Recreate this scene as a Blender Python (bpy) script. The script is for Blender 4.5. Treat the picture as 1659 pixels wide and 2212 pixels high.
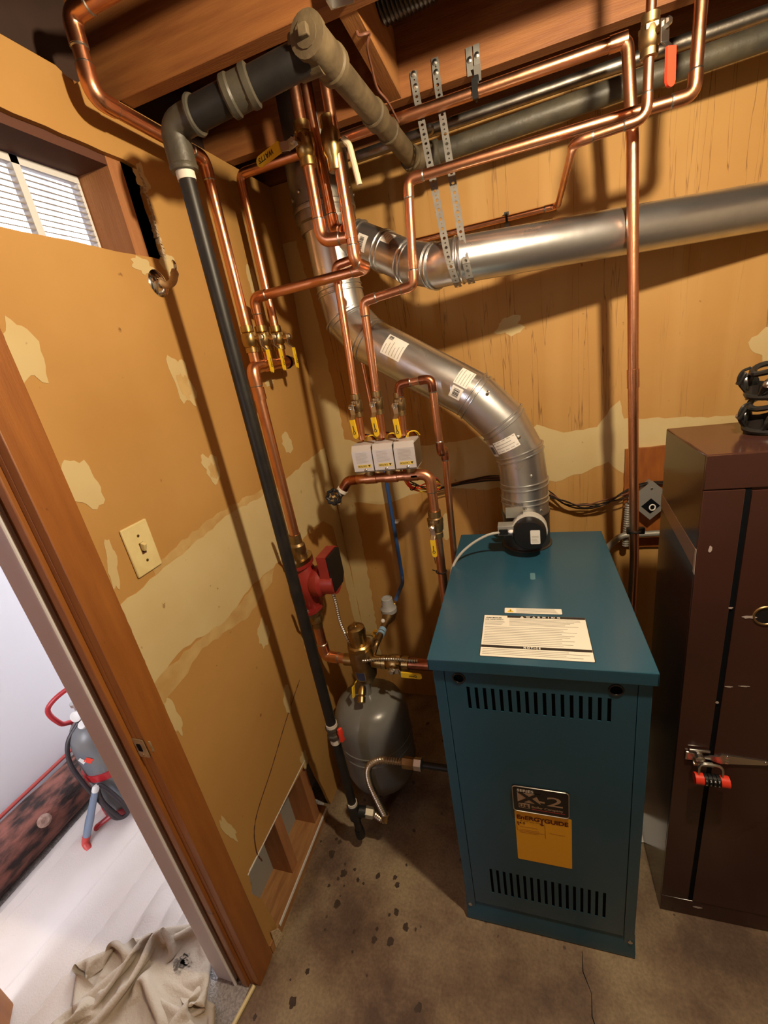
import bpy, bmesh, math, random
import numpy as np
from mathutils import Vector as V, Matrix, noise as mnoise

# ------------------------------------------------------------------ camera, world, lights, exposure
scene = bpy.context.scene
for o in list(bpy.data.objects):
    bpy.data.objects.remove(o, do_unlink=True)
COL = scene.collection

cam_d = bpy.data.cameras.new('camera')
cam = bpy.data.objects.new('camera', cam_d)
COL.objects.link(cam)
cam.location = (0.8104, -1.6707, 1.6774)
cam.rotation_euler = (1.2133, 0.1584, 0.2824)
cam_d.sensor_fit = 'HORIZONTAL'
cam_d.sensor_width = 36.0
cam_d.lens = 930.15 / 1659.0 * 36.0
cam_d.clip_start = 0.02
scene.camera = cam

world = bpy.data.worlds.new('world')
scene.world = world
world.use_nodes = True
bg = world.node_tree.nodes['Background']
bg.inputs[0].default_value = (0.92, 0.95, 1.0, 1)
bg.inputs[1].default_value = 5.0

def light(name, kind, loc, energy, color, size=None, rot=None, size_y=None):
    d = bpy.data.lights.new(name, kind)
    d.energy = energy
    d.color = color
    if kind == 'POINT':
        d.shadow_soft_size = size
    else:
        d.shape = 'RECTANGLE'
        d.size = size
        d.size_y = size_y
    o = bpy.data.objects.new(name, d)
    o.location = loc
    if rot:
        o.rotation_euler = rot
    COL.objects.link(o)
    return o

BULB = (1.13, -1.14, 2.20)
light('ceiling_bulb_light', 'POINT', BULB, 64, (1.0, 0.82, 0.56), 0.03)
# daylight that enters the neighbouring room through the window in its end wall
light('next_room_area_light', 'AREA', (-0.685, 1.33, 1.65), 30, (0.93, 0.94, 1.0), 0.9, (math.radians(-90), 0, 0), 1.3)

light('next_room_area_light', 'AREA', (-0.68, -3.33, 1.55), 42, (0.86, 0.88, 1.0), 0.9, (math.radians(90), 0, 0), 1.3)  # added area light to brighten the door casing, no such window known

vs = scene.view_settings
vs.view_transform = 'Standard'
vs.look = 'None'
vs.exposure = 0.22
vs.gamma = 1.0
vs.use_curve_mapping = False

# ------------------------------------------------------------------ materials
MATS = {}
def mat(name, c1, rough=0.5, metal=0.0, c2=None, scale=8.0, stretch=(1, 1, 1), lo=0.35, hi=0.65, bump=0.0, bscale=None,
        specks=None, speck_scale=60.0, speck_cut=0.7, rough2=None, emit=None, coat=0.0, spec=None, detail=6.0):
    if name in MATS:
        return MATS[name]
    m = bpy.data.materials.new(name)
    m.use_nodes = True
    nt = m.node_tree
    N, L = nt.nodes, nt.links
    p = N['Principled BSDF']
    p.inputs['Base Color'].default_value = (*c1, 1)
    p.inputs['Roughness'].default_value = rough
    p.inputs['Metallic'].default_value = metal
    if coat:
        p.inputs['Coat Weight'].default_value = coat
    if spec is not None:
        p.inputs['Specular IOR Level'].default_value = spec
    if emit:
        p.inputs['Emission Color'].default_value = (*emit[0], 1)
        p.inputs['Emission Strength'].default_value = emit[1]
    tc = N.new('ShaderNodeTexCoord')
    mp = N.new('ShaderNodeMapping')
    mp.inputs['Scale'].default_value = stretch
    L.new(tc.outputs['Object'], mp.inputs['Vector'])
    out = None
    if c2 is not None:
        n = N.new('ShaderNodeTexNoise')
        n.inputs['Scale'].default_value = scale
        n.inputs['Detail'].default_value = detail
        L.new(mp.outputs[0], n.inputs['Vector'])
        r = N.new('ShaderNodeValToRGB')
        r.color_ramp.elements[0].position = lo
        r.color_ramp.elements[1].position = hi
        r.color_ramp.elements[0].color = (*c1, 1)
        r.color_ramp.elements[1].color = (*c2, 1)
        L.new(n.outputs[0], r.inputs[0])
        out = r.outputs[0]
        if rough2 is not None:
            mr = N.new('ShaderNodeMapRange')
            mr.inputs[1].default_value = lo
            mr.inputs[2].default_value = hi
            mr.inputs[3].default_value = rough
            mr.inputs[4].default_value = rough2
            L.new(n.outputs[0], mr.inputs[0])
            L.new(mr.outputs[0], p.inputs['Roughness'])
    if specks is not None:
        n2 = N.new('ShaderNodeTexNoise')
        n2.inputs['Scale'].default_value = speck_scale
        n2.inputs['Detail'].default_value = 3
        L.new(tc.outputs['Object'], n2.inputs['Vector'])
        r2 = N.new('ShaderNodeValToRGB')
        r2.color_ramp.elements[0].position = speck_cut
        r2.color_ramp.elements[1].position = speck_cut + 0.05
        r2.color_ramp.elements[0].color = (0, 0, 0, 1)
        r2.color_ramp.elements[1].color = (1, 1, 1, 1)
        L.new(n2.outputs[0], r2.inputs[0])
        mx = N.new('ShaderNodeMix')
        mx.data_type = 'RGBA'
        L.new(r2.outputs[0], mx.inputs[0])
        if out:
            L.new(out, mx.inputs[6])
        else:
            mx.inputs[6].default_value = (*c1, 1)
        mx.inputs[7].default_value = (*specks, 1)
        out = mx.outputs[2]
    if out:
        L.new(out, p.inputs['Base Color'])
    if bump:
        nb = N.new('ShaderNodeTexNoise')
        nb.inputs['Scale'].default_value = bscale or scale * 3
        nb.inputs['Detail'].default_value = 5
        L.new(mp.outputs[0], nb.inputs['Vector'])
        b = N.new('ShaderNodeBump')
        b.inputs['Strength'].default_value = bump
        b.inputs['Distance'].default_value = 0.01
        L.new(nb.outputs[0], b.inputs['Height'])
        L.new(b.outputs[0], p.inputs['Normal'])
    MATS[name] = m
    return m

COPPER = mat('copper', (0.78, 0.39, 0.225), 0.28, 1.0, (0.58, 0.25, 0.135), 14, (1, 1, 1), 0.4, 0.75, 0.05, 60, rough2=0.4)
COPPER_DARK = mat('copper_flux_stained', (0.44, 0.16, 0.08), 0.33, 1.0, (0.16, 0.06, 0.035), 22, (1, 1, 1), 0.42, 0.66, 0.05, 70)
SOLDER = mat('solder', (0.42, 0.38, 0.33), 0.35, 1.0)
BRASS = mat('brass', (0.50, 0.34, 0.13), 0.33, 1.0, (0.36, 0.24, 0.10), 25)
BRASS_DULL = mat('brass_dull', (0.38, 0.27, 0.13), 0.42, 1.0, (0.27, 0.18, 0.09), 25)
STEEL = mat('steel', (0.62, 0.61, 0.58), 0.28, 1.0)
GALV = mat('galvanised', (0.70, 0.71, 0.72), 0.27, 0.95, (0.52, 0.53, 0.54), 9, (1, 1, 1), 0.35, 0.7, 0.03, 25, rough2=0.37)
PALESTEEL = mat('zinc_strap', (0.30, 0.29, 0.27), 0.42, 0.4, (0.23, 0.22, 0.205), 40)
GALV_OLD = mat('galvanised_old', (0.36, 0.34, 0.31), 0.42, 1.0, (0.22, 0.19, 0.16), 16, (1, 1, 1), 0.35, 0.65, 0.1, 40)
ALU = mat('aluminium', (0.60, 0.57, 0.58), 0.38, 0.35)
BLACKIRON = mat('black_iron', (0.009, 0.0085, 0.009), 0.45, 0.0, (0.016, 0.014, 0.012), 30, spec=0.35)
GREYIRON = mat('grey_iron_pipe', (0.040, 0.036, 0.027), 0.5, 0.0, (0.078, 0.065, 0.042), 18, (1, 1, 1), 0.35, 0.7, 0.15, 50)
RUSTIRON = mat('dusty_iron_pipe', (0.125, 0.090, 0.046), 0.6, 0.0, (0.065, 0.046, 0.024), 20, (1, 1, 1), 0.35, 0.65, 0.15, 60)
BLACK = mat('black_plastic', (0.008, 0.008, 0.009), 0.42, spec=0.3)
BLACKGLOSS = mat('black_gloss', (0.01, 0.01, 0.012), 0.22)
RUBBER = mat('black_rubber', (0.010, 0.010, 0.011), 0.30, 0, (0.016, 0.016, 0.015), 40)
YELLOW = mat('yellow_vinyl', (0.78, 0.52, 0.02), 0.4)
REDV = mat('red_vinyl', (0.72, 0.045, 0.02), 0.4)
REDPAINT = mat('red_paint', (0.30, 0.028, 0.022), 0.34, 0, (0.24, 0.02, 0.018), 12, bump=0.1, bscale=40)
REDSTAND = mat('red_stand', (0.42, 0.02, 0.025), 0.35)
SLATGREY = mat('backlit_slat', (0.30, 0.28, 0.27), 0.6)  # white slats toned grey for how dark the backlight leaves them
DAYLITWHITE = mat('daylit_white_paint', (0.64, 0.64, 0.76), 0.45)  # white paint with the blue tint of daylight mixed into its colour
WHITE = mat('white_paint', (0.78, 0.78, 0.80), 0.45)
OFFWHITE = mat('off_white_label', (0.78, 0.75, 0.66), 0.45)
STICKER = mat('sticker', (0.72, 0.70, 0.66), 0.4)
INK = mat('ink', (0.02, 0.016, 0.014), 0.5)
INKGREY = mat('ink_grey', (0.36, 0.34, 0.31), 0.5)
TEAL = mat('teal_enamel', (0.017, 0.072, 0.118), 0.25, 0.0, (0.018, 0.079, 0.128), 3, specks=(0.04, 0.14, 0.19), speck_scale=220, speck_cut=0.72)
TEALDARK = mat('slot_dark', (0.003, 0.004, 0.006), 0.8, spec=0.1)
TANKGREY = mat('tank_grey', (0.155, 0.155, 0.145), 0.28, 0, (0.175, 0.172, 0.16), 6, bump=0.03, bscale=60)
BROWNPAINT = mat('brown_enamel', (0.042, 0.017, 0.013), 0.16, 0, (0.050, 0.019, 0.014), 5, specks=(0.10, 0.045, 0.03), speck_scale=160, speck_cut=0.74)
BLUEPIPE = mat('blue_pex', (0.03, 0.09, 0.28), 0.35)
DRY = mat('drywall_paper', (0.475, 0.262, 0.076), 0.72, 0, (0.41, 0.212, 0.054), 2.6, (1, 1, 1), 0.35, 0.7, specks=(0.24, 0.11, 0.03), speck_scale=34, speck_cut=0.71)
MUD = mat('joint_compound', (0.58, 0.46, 0.235), 0.75, 0, (0.53, 0.39, 0.18), 5, (1, 1, 1), 0.35, 0.75, specks=(0.34, 0.22, 0.09), speck_scale=45, speck_cut=0.7)
MUDDARK = mat('joint_compound_thin', (0.55, 0.38, 0.155), 0.75, 0, (0.44, 0.26, 0.085), 14, (1, 1, 1), 0.35, 0.7)
GYPSUM = mat('gypsum_edge', (0.62, 0.50, 0.34), 0.85, 0, (0.45, 0.33, 0.2), 60, bump=0.6, bscale=120)
WOODX = mat('fir_joist', (0.30, 0.115, 0.030), 0.6, 0, (0.19, 0.062, 0.017), 5, (1, 12, 12), 0.3, 0.72, 0.12, 30)
WOODY = mat('fir_blocking', (0.38, 0.17, 0.05), 0.6, 0, (0.26, 0.10, 0.03), 5, (12, 1, 12), 0.3, 0.72, 0.1, 30)
WOODZ = mat('stained_door_wood', (0.33, 0.118, 0.024), 0.42, 0, (0.24, 0.078, 0.016), 4, (9, 9, 1), 0.3, 0.72, 0.08, 30, specks=(0.09, 0.025, 0.008), speck_scale=26, speck_cut=0.7)
STUDW = mat('stud_wood', (0.42, 0.19, 0.075), 0.65, 0, (0.31, 0.12, 0.045), 4, (10, 10, 1), 0.3, 0.72, 0.1, 30)
WOODDARK = mat('dark_reveal_wood', (0.10, 0.035, 0.02), 0.7)
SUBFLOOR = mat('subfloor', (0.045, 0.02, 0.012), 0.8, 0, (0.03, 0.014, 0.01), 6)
CARPET = mat('grey_carpet', (0.50, 0.46, 0.44), 0.95, 0, (0.34, 0.31, 0.30), 160, (1, 1, 1), 0.4, 0.6, 0.8, 220)
CANVAS = mat('canvas_cloth', (0.70, 0.64, 0.60), 0.9, 0, (0.64, 0.57, 0.51), 3, bump=0.15, bscale=200)
CANVASB = mat('beige_canvas', (0.50, 0.42, 0.32), 0.9, 0, (0.43, 0.35, 0.26), 5, bump=0.25, bscale=160)
CREAMWALL = mat('cream_wall', (0.46, 0.38, 0.29), 0.75)
WALLWHITE = mat('white_wall', (0.72, 0.71, 0.73), 0.7)
BARK = mat('log_bark', (0.24, 0.085, 0.06), 0.75, 0, (0.022, 0.010, 0.008), 11, (2.2, 1, 2.2), 0.38, 0.60, 0.9, 26, detail=10)
ENERGY = mat('energy_yellow', (0.80, 0.42, 0.02), 0.5)
BOARDPAINT = mat('chipped_board', (0.32, 0.10, 0.016), 0.5, 0, (0.22, 0.062, 0.012), 14, (4, 4, 1), 0.3, 0.7)
IVORY = mat('ivory_plate', (0.72, 0.60, 0.30), 0.4, 0, (0.66, 0.53, 0.25), 30)
BLUEBAND = mat('pale_blue', (0.25, 0.42, 0.62), 0.4)
NAVY = mat('navy_label', (0.03, 0.04, 0.09), 0.35)
TAGORANGE = mat('orange_tag', (0.62, 0.30, 0.03), 0.5)
TAN = mat('tan_corroded', (0.50, 0.33, 0.17), 0.7, 0, (0.40, 0.24, 0.12), 50)
STRIKE = mat('worn_brass_plate', (0.46, 0.37, 0.21), 0.35, 0.4, (0.32, 0.24, 0.12), 60)
CHROME = mat('chrome', (0.72, 0.71, 0.69), 0.12, 1.0)
GREYBOX = mat('grey_box', (0.30, 0.29, 0.27), 0.45, 0.4)
CONDUIT = mat('conduit_grey', (0.28, 0.27, 0.24), 0.45, 0.3)
WIREBLK = mat('wire_black', (0.012, 0.009, 0.008), 0.45)
WIRECU = mat('wire_brown', (0.16, 0.06, 0.035), 0.5)
CYLGREY = mat('gas_cylinder_grey', (0.13, 0.15, 0.18), 0.35, 0, (0.18, 0.17, 0.15), 8)
REDBLACKHOSE = mat('black_hose', (0.03, 0.022, 0.025), 0.45)
WHITETAPE = mat('thread_tape', (0.62, 0.58, 0.50), 0.6)
PAPER = mat('paper', (0.75, 0.74, 0.74), 0.7)
SCUFF = mat('scuff_grey', (0.42, 0.36, 0.34), 0.6)
TAPECLEAR = mat('old_tape', (0.22, 0.12, 0.08), 0.25)
ORANGEFLAME = mat('maroon_ink', (0.10, 0.01, 0.008), 0.5)

def floor_mat():
    m = bpy.data.materials.new('concrete')
    m.use_nodes = True
    nt = m.node_tree
    N, L = nt.nodes, nt.links
    p = N['Principled BSDF']
    p.inputs['Roughness'].default_value = 0.62
    tc = N.new('ShaderNodeTexCoord')
    n = N.new('ShaderNodeTexNoise')
    n.inputs['Scale'].default_value = 3.2
    n.inputs['Detail'].default_value = 8
    n.inputs['Roughness'].default_value = 0.6
    L.new(tc.outputs['Object'], n.inputs['Vector'])
    r = N.new('ShaderNodeValToRGB')
    e = r.color_ramp.elements
    e[0].position, e[0].color = 0.38, (0.105, 0.062, 0.040, 1)
    e[1].position, e[1].color = 0.62, (0.31, 0.235, 0.140, 1)
    k = e.new(0.48)
    k.color = (0.19, 0.125, 0.077, 1)
    L.new(n.outputs[0], r.inputs[0])
    # fine grain
    n2 = N.new('ShaderNodeTexNoise')
    n2.inputs['Scale'].default_value = 120
    L.new(tc.outputs['Object'], n2.inputs['Vector'])
    r2 = N.new('ShaderNodeMapRange')
    r2.inputs[1].default_value = 0.3
    r2.inputs[2].default_value = 0.7
    r2.inputs[3].default_value = 0.78
    r2.inputs[4].default_value = 1.12
    L.new(n2.outputs[0], r2.inputs[0])
    mx = N.new('ShaderNodeMix')
    mx.data_type = 'RGBA'
    mx.blend_type = 'MULTIPLY'
    mx.inputs[0].default_value = 1
    L.new(r.outputs[0], mx.inputs[6])
    L.new(r2.outputs[0], mx.inputs[7])
    # drip spots
    nd = N.new('ShaderNodeTexNoise')
    nd.inputs['Scale'].default_value = 40
    L.new(tc.outputs['Object'], nd.inputs['Vector'])
    add = N.new('ShaderNodeMix')
    add.data_type = 'RGBA'
    add.blend_type = 'LINEAR_LIGHT'
    add.inputs[0].default_value = 0.008
    L.new(tc.outputs['Object'], add.inputs[6])
    L.new(nd.outputs[1], add.inputs[7])
    v = N.new('ShaderNodeTexVoronoi')
    v.inputs['Scale'].default_value = 22
    v.inputs['Randomness'].default_value = 1
    L.new(add.outputs[2], v.inputs['Vector'])
    sep = N.new('ShaderNodeSeparateColor')
    L.new(v.outputs['Color'], sep.inputs[0])
    size = N.new('ShaderNodeMapRange')
    size.inputs[1].default_value = 0.55
    size.inputs[2].default_value = 1.0
    size.inputs[3].default_value = 0.0
    size.inputs[4].default_value = 0.22
    L.new(sep.outputs[0], size.inputs[0])
    lt = N.new('ShaderNodeMath')
    lt.operation = 'SUBTRACT'
    L.new(size.outputs[0], lt.inputs[0])
    L.new(v.outputs['Distance'], lt.inputs[1])
    st = N.new('ShaderNodeMapRange')
    st.inputs[1].default_value = 0.0
    st.inputs[2].default_value = 0.05
    L.new(lt.outputs[0], st.inputs[0])
    st.inputs[4].default_value = 0.8
    mx2 = N.new('ShaderNodeMix')
    mx2.data_type = 'RGBA'
    L.new(st.outputs[0], mx2.inputs[0])
    L.new(mx.outputs[2], mx2.inputs[6])
    mx2.inputs[7].default_value = (0.035, 0.022, 0.016, 1)
    L.new(mx2.outputs[2], p.inputs['Base Color'])
    b = N.new('ShaderNodeBump')
    b.inputs['Strength'].default_value = 0.15
    b.inputs['Distance'].default_value = 0.004
    L.new(n2.outputs[0], b.inputs['Height'])
    L.new(b.outputs[0], p.inputs['Normal'])
    return m
CONCRETE = floor_mat()

def streak_wall_mat():
    """drywall paper with brown water runs down it"""
    m = DRY.copy()
    m.name = 'drywall_paper_water_stained'
    nt = m.node_tree
    N, L = nt.nodes, nt.links
    p = N['Principled BSDF']
    src = p.inputs['Base Color'].links[0].from_socket
    tc = [n for n in N if n.type == 'TEX_COORD'][0]
    mp = N.new('ShaderNodeMapping')
    mp.inputs['Scale'].default_value = (26, 1, 0.9)
    L.new(tc.outputs['Object'], mp.inputs['Vector'])
    n = N.new('ShaderNodeTexNoise')
    n.inputs['Scale'].default_value = 1.0
    n.inputs['Detail'].default_value = 4
    L.new(mp.outputs[0], n.inputs['Vector'])
    # thin line where noise crosses a level
    s = N.new('ShaderNodeMath'); s.operation = 'SUBTRACT'; s.inputs[1].default_value = 0.55
    L.new(n.outputs[0], s.inputs[0])
    a = N.new('ShaderNodeMath'); a.operation = 'ABSOLUTE'
    L.new(s.outputs[0], a.inputs[0])
    mr = N.new('ShaderNodeMapRange')
    mr.inputs[1].default_value = 0.0; mr.inputs[2].default_value = 0.008
    mr.inputs[3].default_value = 0.8; mr.inputs[4].default_value = 0.0
    L.new(a.outputs[0], mr.inputs[0])
    mp2 = N.new('ShaderNodeMapping'); mp2.inputs['Scale'].default_value = (3.2, 1, 1.2)
    mp2.inputs['Location'].default_value = (0.6, 0, 0.3)
    L.new(tc.outputs['Object'], mp2.inputs['Vector'])
    nm = N.new('ShaderNodeTexNoise'); nm.inputs['Scale'].default_value = 1.2
    L.new(mp2.outputs[0], nm.inputs['Vector'])
    mk = N.new('ShaderNodeMapRange')
    mk.inputs[1].default_value = 0.42; mk.inputs[2].default_value = 0.55
    L.new(nm.outputs[0], mk.inputs[0])
    mul = N.new('ShaderNodeMath'); mul.operation = 'MULTIPLY'
    L.new(mr.outputs[0], mul.inputs[0]); L.new(mk.outputs[0], mul.inputs[1])
    mx = N.new('ShaderNodeMix'); mx.data_type = 'RGBA'
    L.new(mul.outputs[0], mx.inputs[0]); L.new(src, mx.inputs[6])
    mx.inputs[7].default_value = (0.14, 0.05, 0.012, 1)
    # pale washed bands between the runs
    mp3 = N.new('ShaderNodeMapping'); mp3.inputs['Scale'].default_value = (9, 1, 0.5)
    L.new(tc.outputs['Object'], mp3.inputs['Vector'])
    n3 = N.new('ShaderNodeTexNoise'); n3.inputs['Scale'].default_value = 1.0
    L.new(mp3.outputs[0], n3.inputs['Vector'])
    mk3 = N.new('ShaderNodeMapRange')
    mk3.inputs[1].default_value = 0.5; mk3.inputs[2].default_value = 0.7
    mk3.inputs[4].default_value = 0.5
    L.new(n3.outputs[0], mk3.inputs[0])
    mx3 = N.new('ShaderNodeMix'); mx3.data_type = 'RGBA'
    L.new(mk3.outputs[0], mx3.inputs[0]); L.new(mx.outputs[2], mx3.inputs[6])
    mx3.inputs[7].default_value = (0.55, 0.33, 0.115, 1)
    L.new(mx3.outputs[2], p.inputs['Base Color'])
    return m
DRYB = streak_wall_mat()

# ------------------------------------------------------------------ mesh helpers
def basis(axis, ref=None):
    w = V(axis).normalized()
    r = V(ref) if ref is not None else (V((0, 0, 1)) if abs(w.z) < 0.9 else V((1, 0, 0)))
    u = (r - w * r.dot(w)).normalized()
    v = w.cross(u)
    return u, v, w

class MB:
    def __init__(self):
        self.v, self.f = [], []
        self.bev = False
    def add(self, vs, fs):
        n = len(self.v)
        self.v += [V(x) for x in vs]
        self.f += [[i + n for i in f] for f in fs]
        return self
    def obox(self, c, ax, ay, az, s, bev=0.0):
        c = V(c)
        ax, ay, az = V(ax).normalized(), V(ay).normalized(), V(az).normalized()
        bm = bmesh.new()
        bmesh.ops.create_cube(bm, size=1)
        for vv in bm.verts:
            vv.co = V((vv.co.x * s[0], vv.co.y * s[1], vv.co.z * s[2]))
        if bev:
            self.bev = True
            bmesh.ops.bevel(bm, geom=list(bm.edges), offset=bev, segments=2, profile=0.5, affect='EDGES')
        bm.verts.index_update()
        vs = [c + ax * vv.co.x + ay * vv.co.y + az * vv.co.z for vv in bm.verts]
        fs = [[vv.index for vv in f.verts] for f in bm.faces]
        bm.free()
        return self.add(vs, fs)
    def box(self, lo, hi, bev=0.0):
        lo, hi = V(lo), V(hi)
        return self.obox((lo + hi) / 2, (1, 0, 0), (0, 1, 0), (0, 0, 1), hi - lo, bev)
    def lathe(self, prof, o, axis, seg=20, ref=None):
        """prof: list of (radius, height along axis)"""
        o = V(o)
        u, v, w = basis(axis, ref)
        vs, fs = [], []
        for r, h in prof:
            for k in range(seg):
                a = 2 * math.pi * k / seg
                vs.append(o + w * h + (u * math.cos(a) + v * math.sin(a)) * max(r, 1e-5))
        for i in range(len(prof) - 1):
            for k in range(seg):
                k2 = (k + 1) % seg
                fs.append([i * seg + k, i * seg + k2, (i + 1) * seg + k2, (i + 1) * seg + k])
        if prof[0][0] > 1e-4:
            fs.append(list(range(seg))[::-1])
        if prof[-1][0] > 1e-4:
            fs.append([(len(prof) - 1) * seg + k for k in range(seg)])
        return self.add(vs, fs)
    def cyl(self, a, b, r, r2=None, seg=16):
        a, b = V(a), V(b)
        return self.lathe([(r, 0), (r2 if r2 is not None else r, (b - a).length)], a, b - a, seg)
    def sweep(self, pts, r, seg=12, caps=True, closed=False):
        pts = [V(p) for p in pts]
        n = len(pts)
        rs = r if isinstance(r, (list, tuple)) else [r] * n
        tang = []
        for i in range(n):
            if closed:
                t = pts[(i + 1) % n] - pts[i - 1]
            else:
                t = pts[min(i + 1, n - 1)] - pts[max(i - 1, 0)]
            tang.append(t.normalized())
        u, _, _ = basis(tang[0])
        vs, fs = [], []
        for i in range(n):
            t = tang[i]
            u = (u - t * u.dot(t))
            if u.length < 1e-6:
                u, _, _ = basis(t)
            u.normalize()
            v = t.cross(u)
            for k in range(seg):
                a = 2 * math.pi * k / seg
                vs.append(pts[i] + (u * math.cos(a) + v * math.sin(a)) * rs[i])
        m = n if closed else n - 1
        for i in range(m):
            j = (i + 1) % n
            for k in range(seg):
                k2 = (k + 1) % seg
                fs.append([i * seg + k, i * seg + k2, j * seg + k2, j * seg + k])
        if caps and not closed:
            fs.append(list(range(seg))[::-1])
            fs.append([(n - 1) * seg + k for k in range(seg)])
        return self.add(vs, fs)
    def torus(self, c, axis, R, r, seg=28, seg2=8):
        u, v, w = basis(axis)
        pts = [V(c) + (u * math.cos(2 * math.pi * k / seg) + v * math.sin(2 * math.pi * k / seg)) * R for k in range(seg)]
        return self.sweep(pts, r, seg2, closed=True)
    def prism(self, poly, o, u, v, t):
        """2-D polygon in the u,v plane, thickness t along u x v (negative t: the other way)"""
        o, u, v = V(o), V(u), V(v)
        n = u.cross(v).normalized()
        k = len(poly)
        a = [o + u * p[0] + v * p[1] for p in poly]
        vs = a + [x + n * t for x in a]
        fs = [list(range(k))[::-1], [k + i for i in range(k)]]
        for i in range(k):
            j = (i + 1) % k
            fs.append([i, j, k + j, k + i])
        return self.add(vs, fs)
    def sphere(self, c, r, sx=1, sy=1, sz=1, seg=16, rings=10):
        c = V(c)
        vs, fs = [], []
        for i in range(rings + 1):
            th = math.pi * i / rings
            for k in range(seg):
                a = 2 * math.pi * k / seg
                vs.append(c + V((r * sx * math.sin(th) * math.cos(a), r * sy * math.sin(th) * math.sin(a), r * sz * math.cos(th))))
        for i in range(rings):
            for k in range(seg):
                k2 = (k + 1) % seg
                fs.append([i * seg + k, (i + 1) * seg + k, (i + 1) * seg + k2, i * seg + k2])
        return self.add(vs, fs)
    def cylpatch(self, a, axis, r, up, a0, a1, l0, l1, n=10):
        """patch on a cylinder: angles from `up`, lengths along the axis"""
        u, v, w = basis(axis, up)
        a = V(a)
        vs, fs = [], []
        for i in range(n + 1):
            t = a0 + (a1 - a0) * i / n
            d = u * math.cos(t) + v * math.sin(t)
            vs += [a + w * l0 + d * r, a + w * l1 + d * r]
        for i in range(n):
            fs.append([2 * i, 2 * i + 1, 2 * i + 3, 2 * i + 2])
        return self.add(vs, fs)

ROOT = {}
def mesh_obj(name, mb, m, parent=None, smooth=35):
    me = bpy.data.meshes.new(name)
    off = ROOT.get(parent.name, V((0, 0, 0))) if parent else V((0, 0, 0))
    me.from_pydata([tuple(x - off) for x in mb.v], [], mb.f)
    bm = bmesh.new()
    bm.from_mesh(me)
    bmesh.ops.recalc_face_normals(bm, faces=bm.faces)
    bm.to_mesh(me)
    bm.free()
    if smooth and mb.bev:
        smooth = min(smooth, 20)
    if smooth:
        me.shade_smooth()
        me.set_sharp_from_angle(angle=math.radians(smooth))
    if isinstance(m, (list, tuple)):
        for q in m:
            me.materials.append(q)
    else:
        me.materials.append(m)
    me.update()
    o = bpy.data.objects.new(name, me)
    COL.objects.link(o)
    if parent:
        o.parent = parent
        ROOT[o.name] = off
    return o

def tag(o, label, cat, group=None):
    o['label'] = label
    o['category'] = cat
    if group:
        o['group'] = group
    return o

def thing(name, label, cat, loc, group=None):
    o = bpy.data.objects.new(name, None)
    o.empty_display_size = 0.05
    o.location = loc
    COL.objects.link(o)
    ROOT[o.name] = V(loc)
    return tag(o, label, cat, group)

def solo(name, mb, m, label, cat, group=None, smooth=35):
    """a thing that is one mesh: origin moved to its base"""
    xs = [v.x for v in mb.v]; ys = [v.y for v in mb.v]; zs = [v.z for v in mb.v]
    base = V(((min(xs) + max(xs)) / 2, (min(ys) + max(ys)) / 2, min(zs)))
    mb.v = [v - base for v in mb.v]
    o = mesh_obj(name, mb, m, None, smooth)
    o.location = base
    ROOT[o.name] = base
    return tag(o, label, cat, group)

def struct(name, mb, m, parent=None, smooth=35):
    o = mesh_obj(name, mb, m, parent, smooth)
    if not parent:
        o['kind'] = 'structure'
    return o

def fillet(pts, br, n=6):
    pts = [V(p) for p in pts]
    out = [pts[0]]
    arcs = []
    for i in range(1, len(pts) - 1):
        a, b, c = pts[i - 1], pts[i], pts[i + 1]
        d1, d2 = (a - b).normalized(), (c - b).normalized()
        ang = d1.angle(d2)
        cut = min(br / math.tan(ang / 2) if ang > 0.05 else 0.0, (a - b).length * 0.49, (c - b).length * 0.49)
        p0, p1 = b + d1 * cut, b + d2 * cut
        arc = []
        for k in range(n + 1):
            t = k / n
            arc.append(p0 * (1 - t) ** 2 + b * 2 * t * (1 - t) + p1 * t ** 2)
        out += arc
        arcs.append((arc, d1, d2))
    out.append(pts[-1])
    return out, arcs

def catmull(pts, n=8):
    pts = [V(p) for p in pts]
    P = [pts[0] * 2 - pts[1]] + pts + [pts[-1] * 2 - pts[-2]]
    out = []
    for i in range(1, len(P) - 2):
        for k in range(n):
            t = k / n
            a, b, c, d = P[i - 1], P[i], P[i + 1], P[i + 2]
            out.append(0.5 * ((2 * b) + (c - a) * t + (2 * a - 5 * b + 4 * c - d) * t * t + (3 * b - a - 3 * c + d) * t ** 3))
    out.append(pts[-1])
    return out

def resample(pts, step):
    pts = [V(p) for p in pts]
    out = [pts[0]]
    acc = 0.0
    for a, b in zip(pts, pts[1:]):
        L = (b - a).length
        if L < 1e-9:
            continue
        d = step - acc
        while d <= L:
            out.append(a + (b - a) * (d / L))
            d += step
        acc = L - (d - step)
    return out

def corrugated(pts, r, pitch=0.005, depth=0.12, seg=12):
    p = resample(pts, pitch / 2)
    rs = [r * (1 + (depth if i % 2 else -depth)) for i in range(len(p))]
    return MB().sweep(p, rs, seg)

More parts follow.
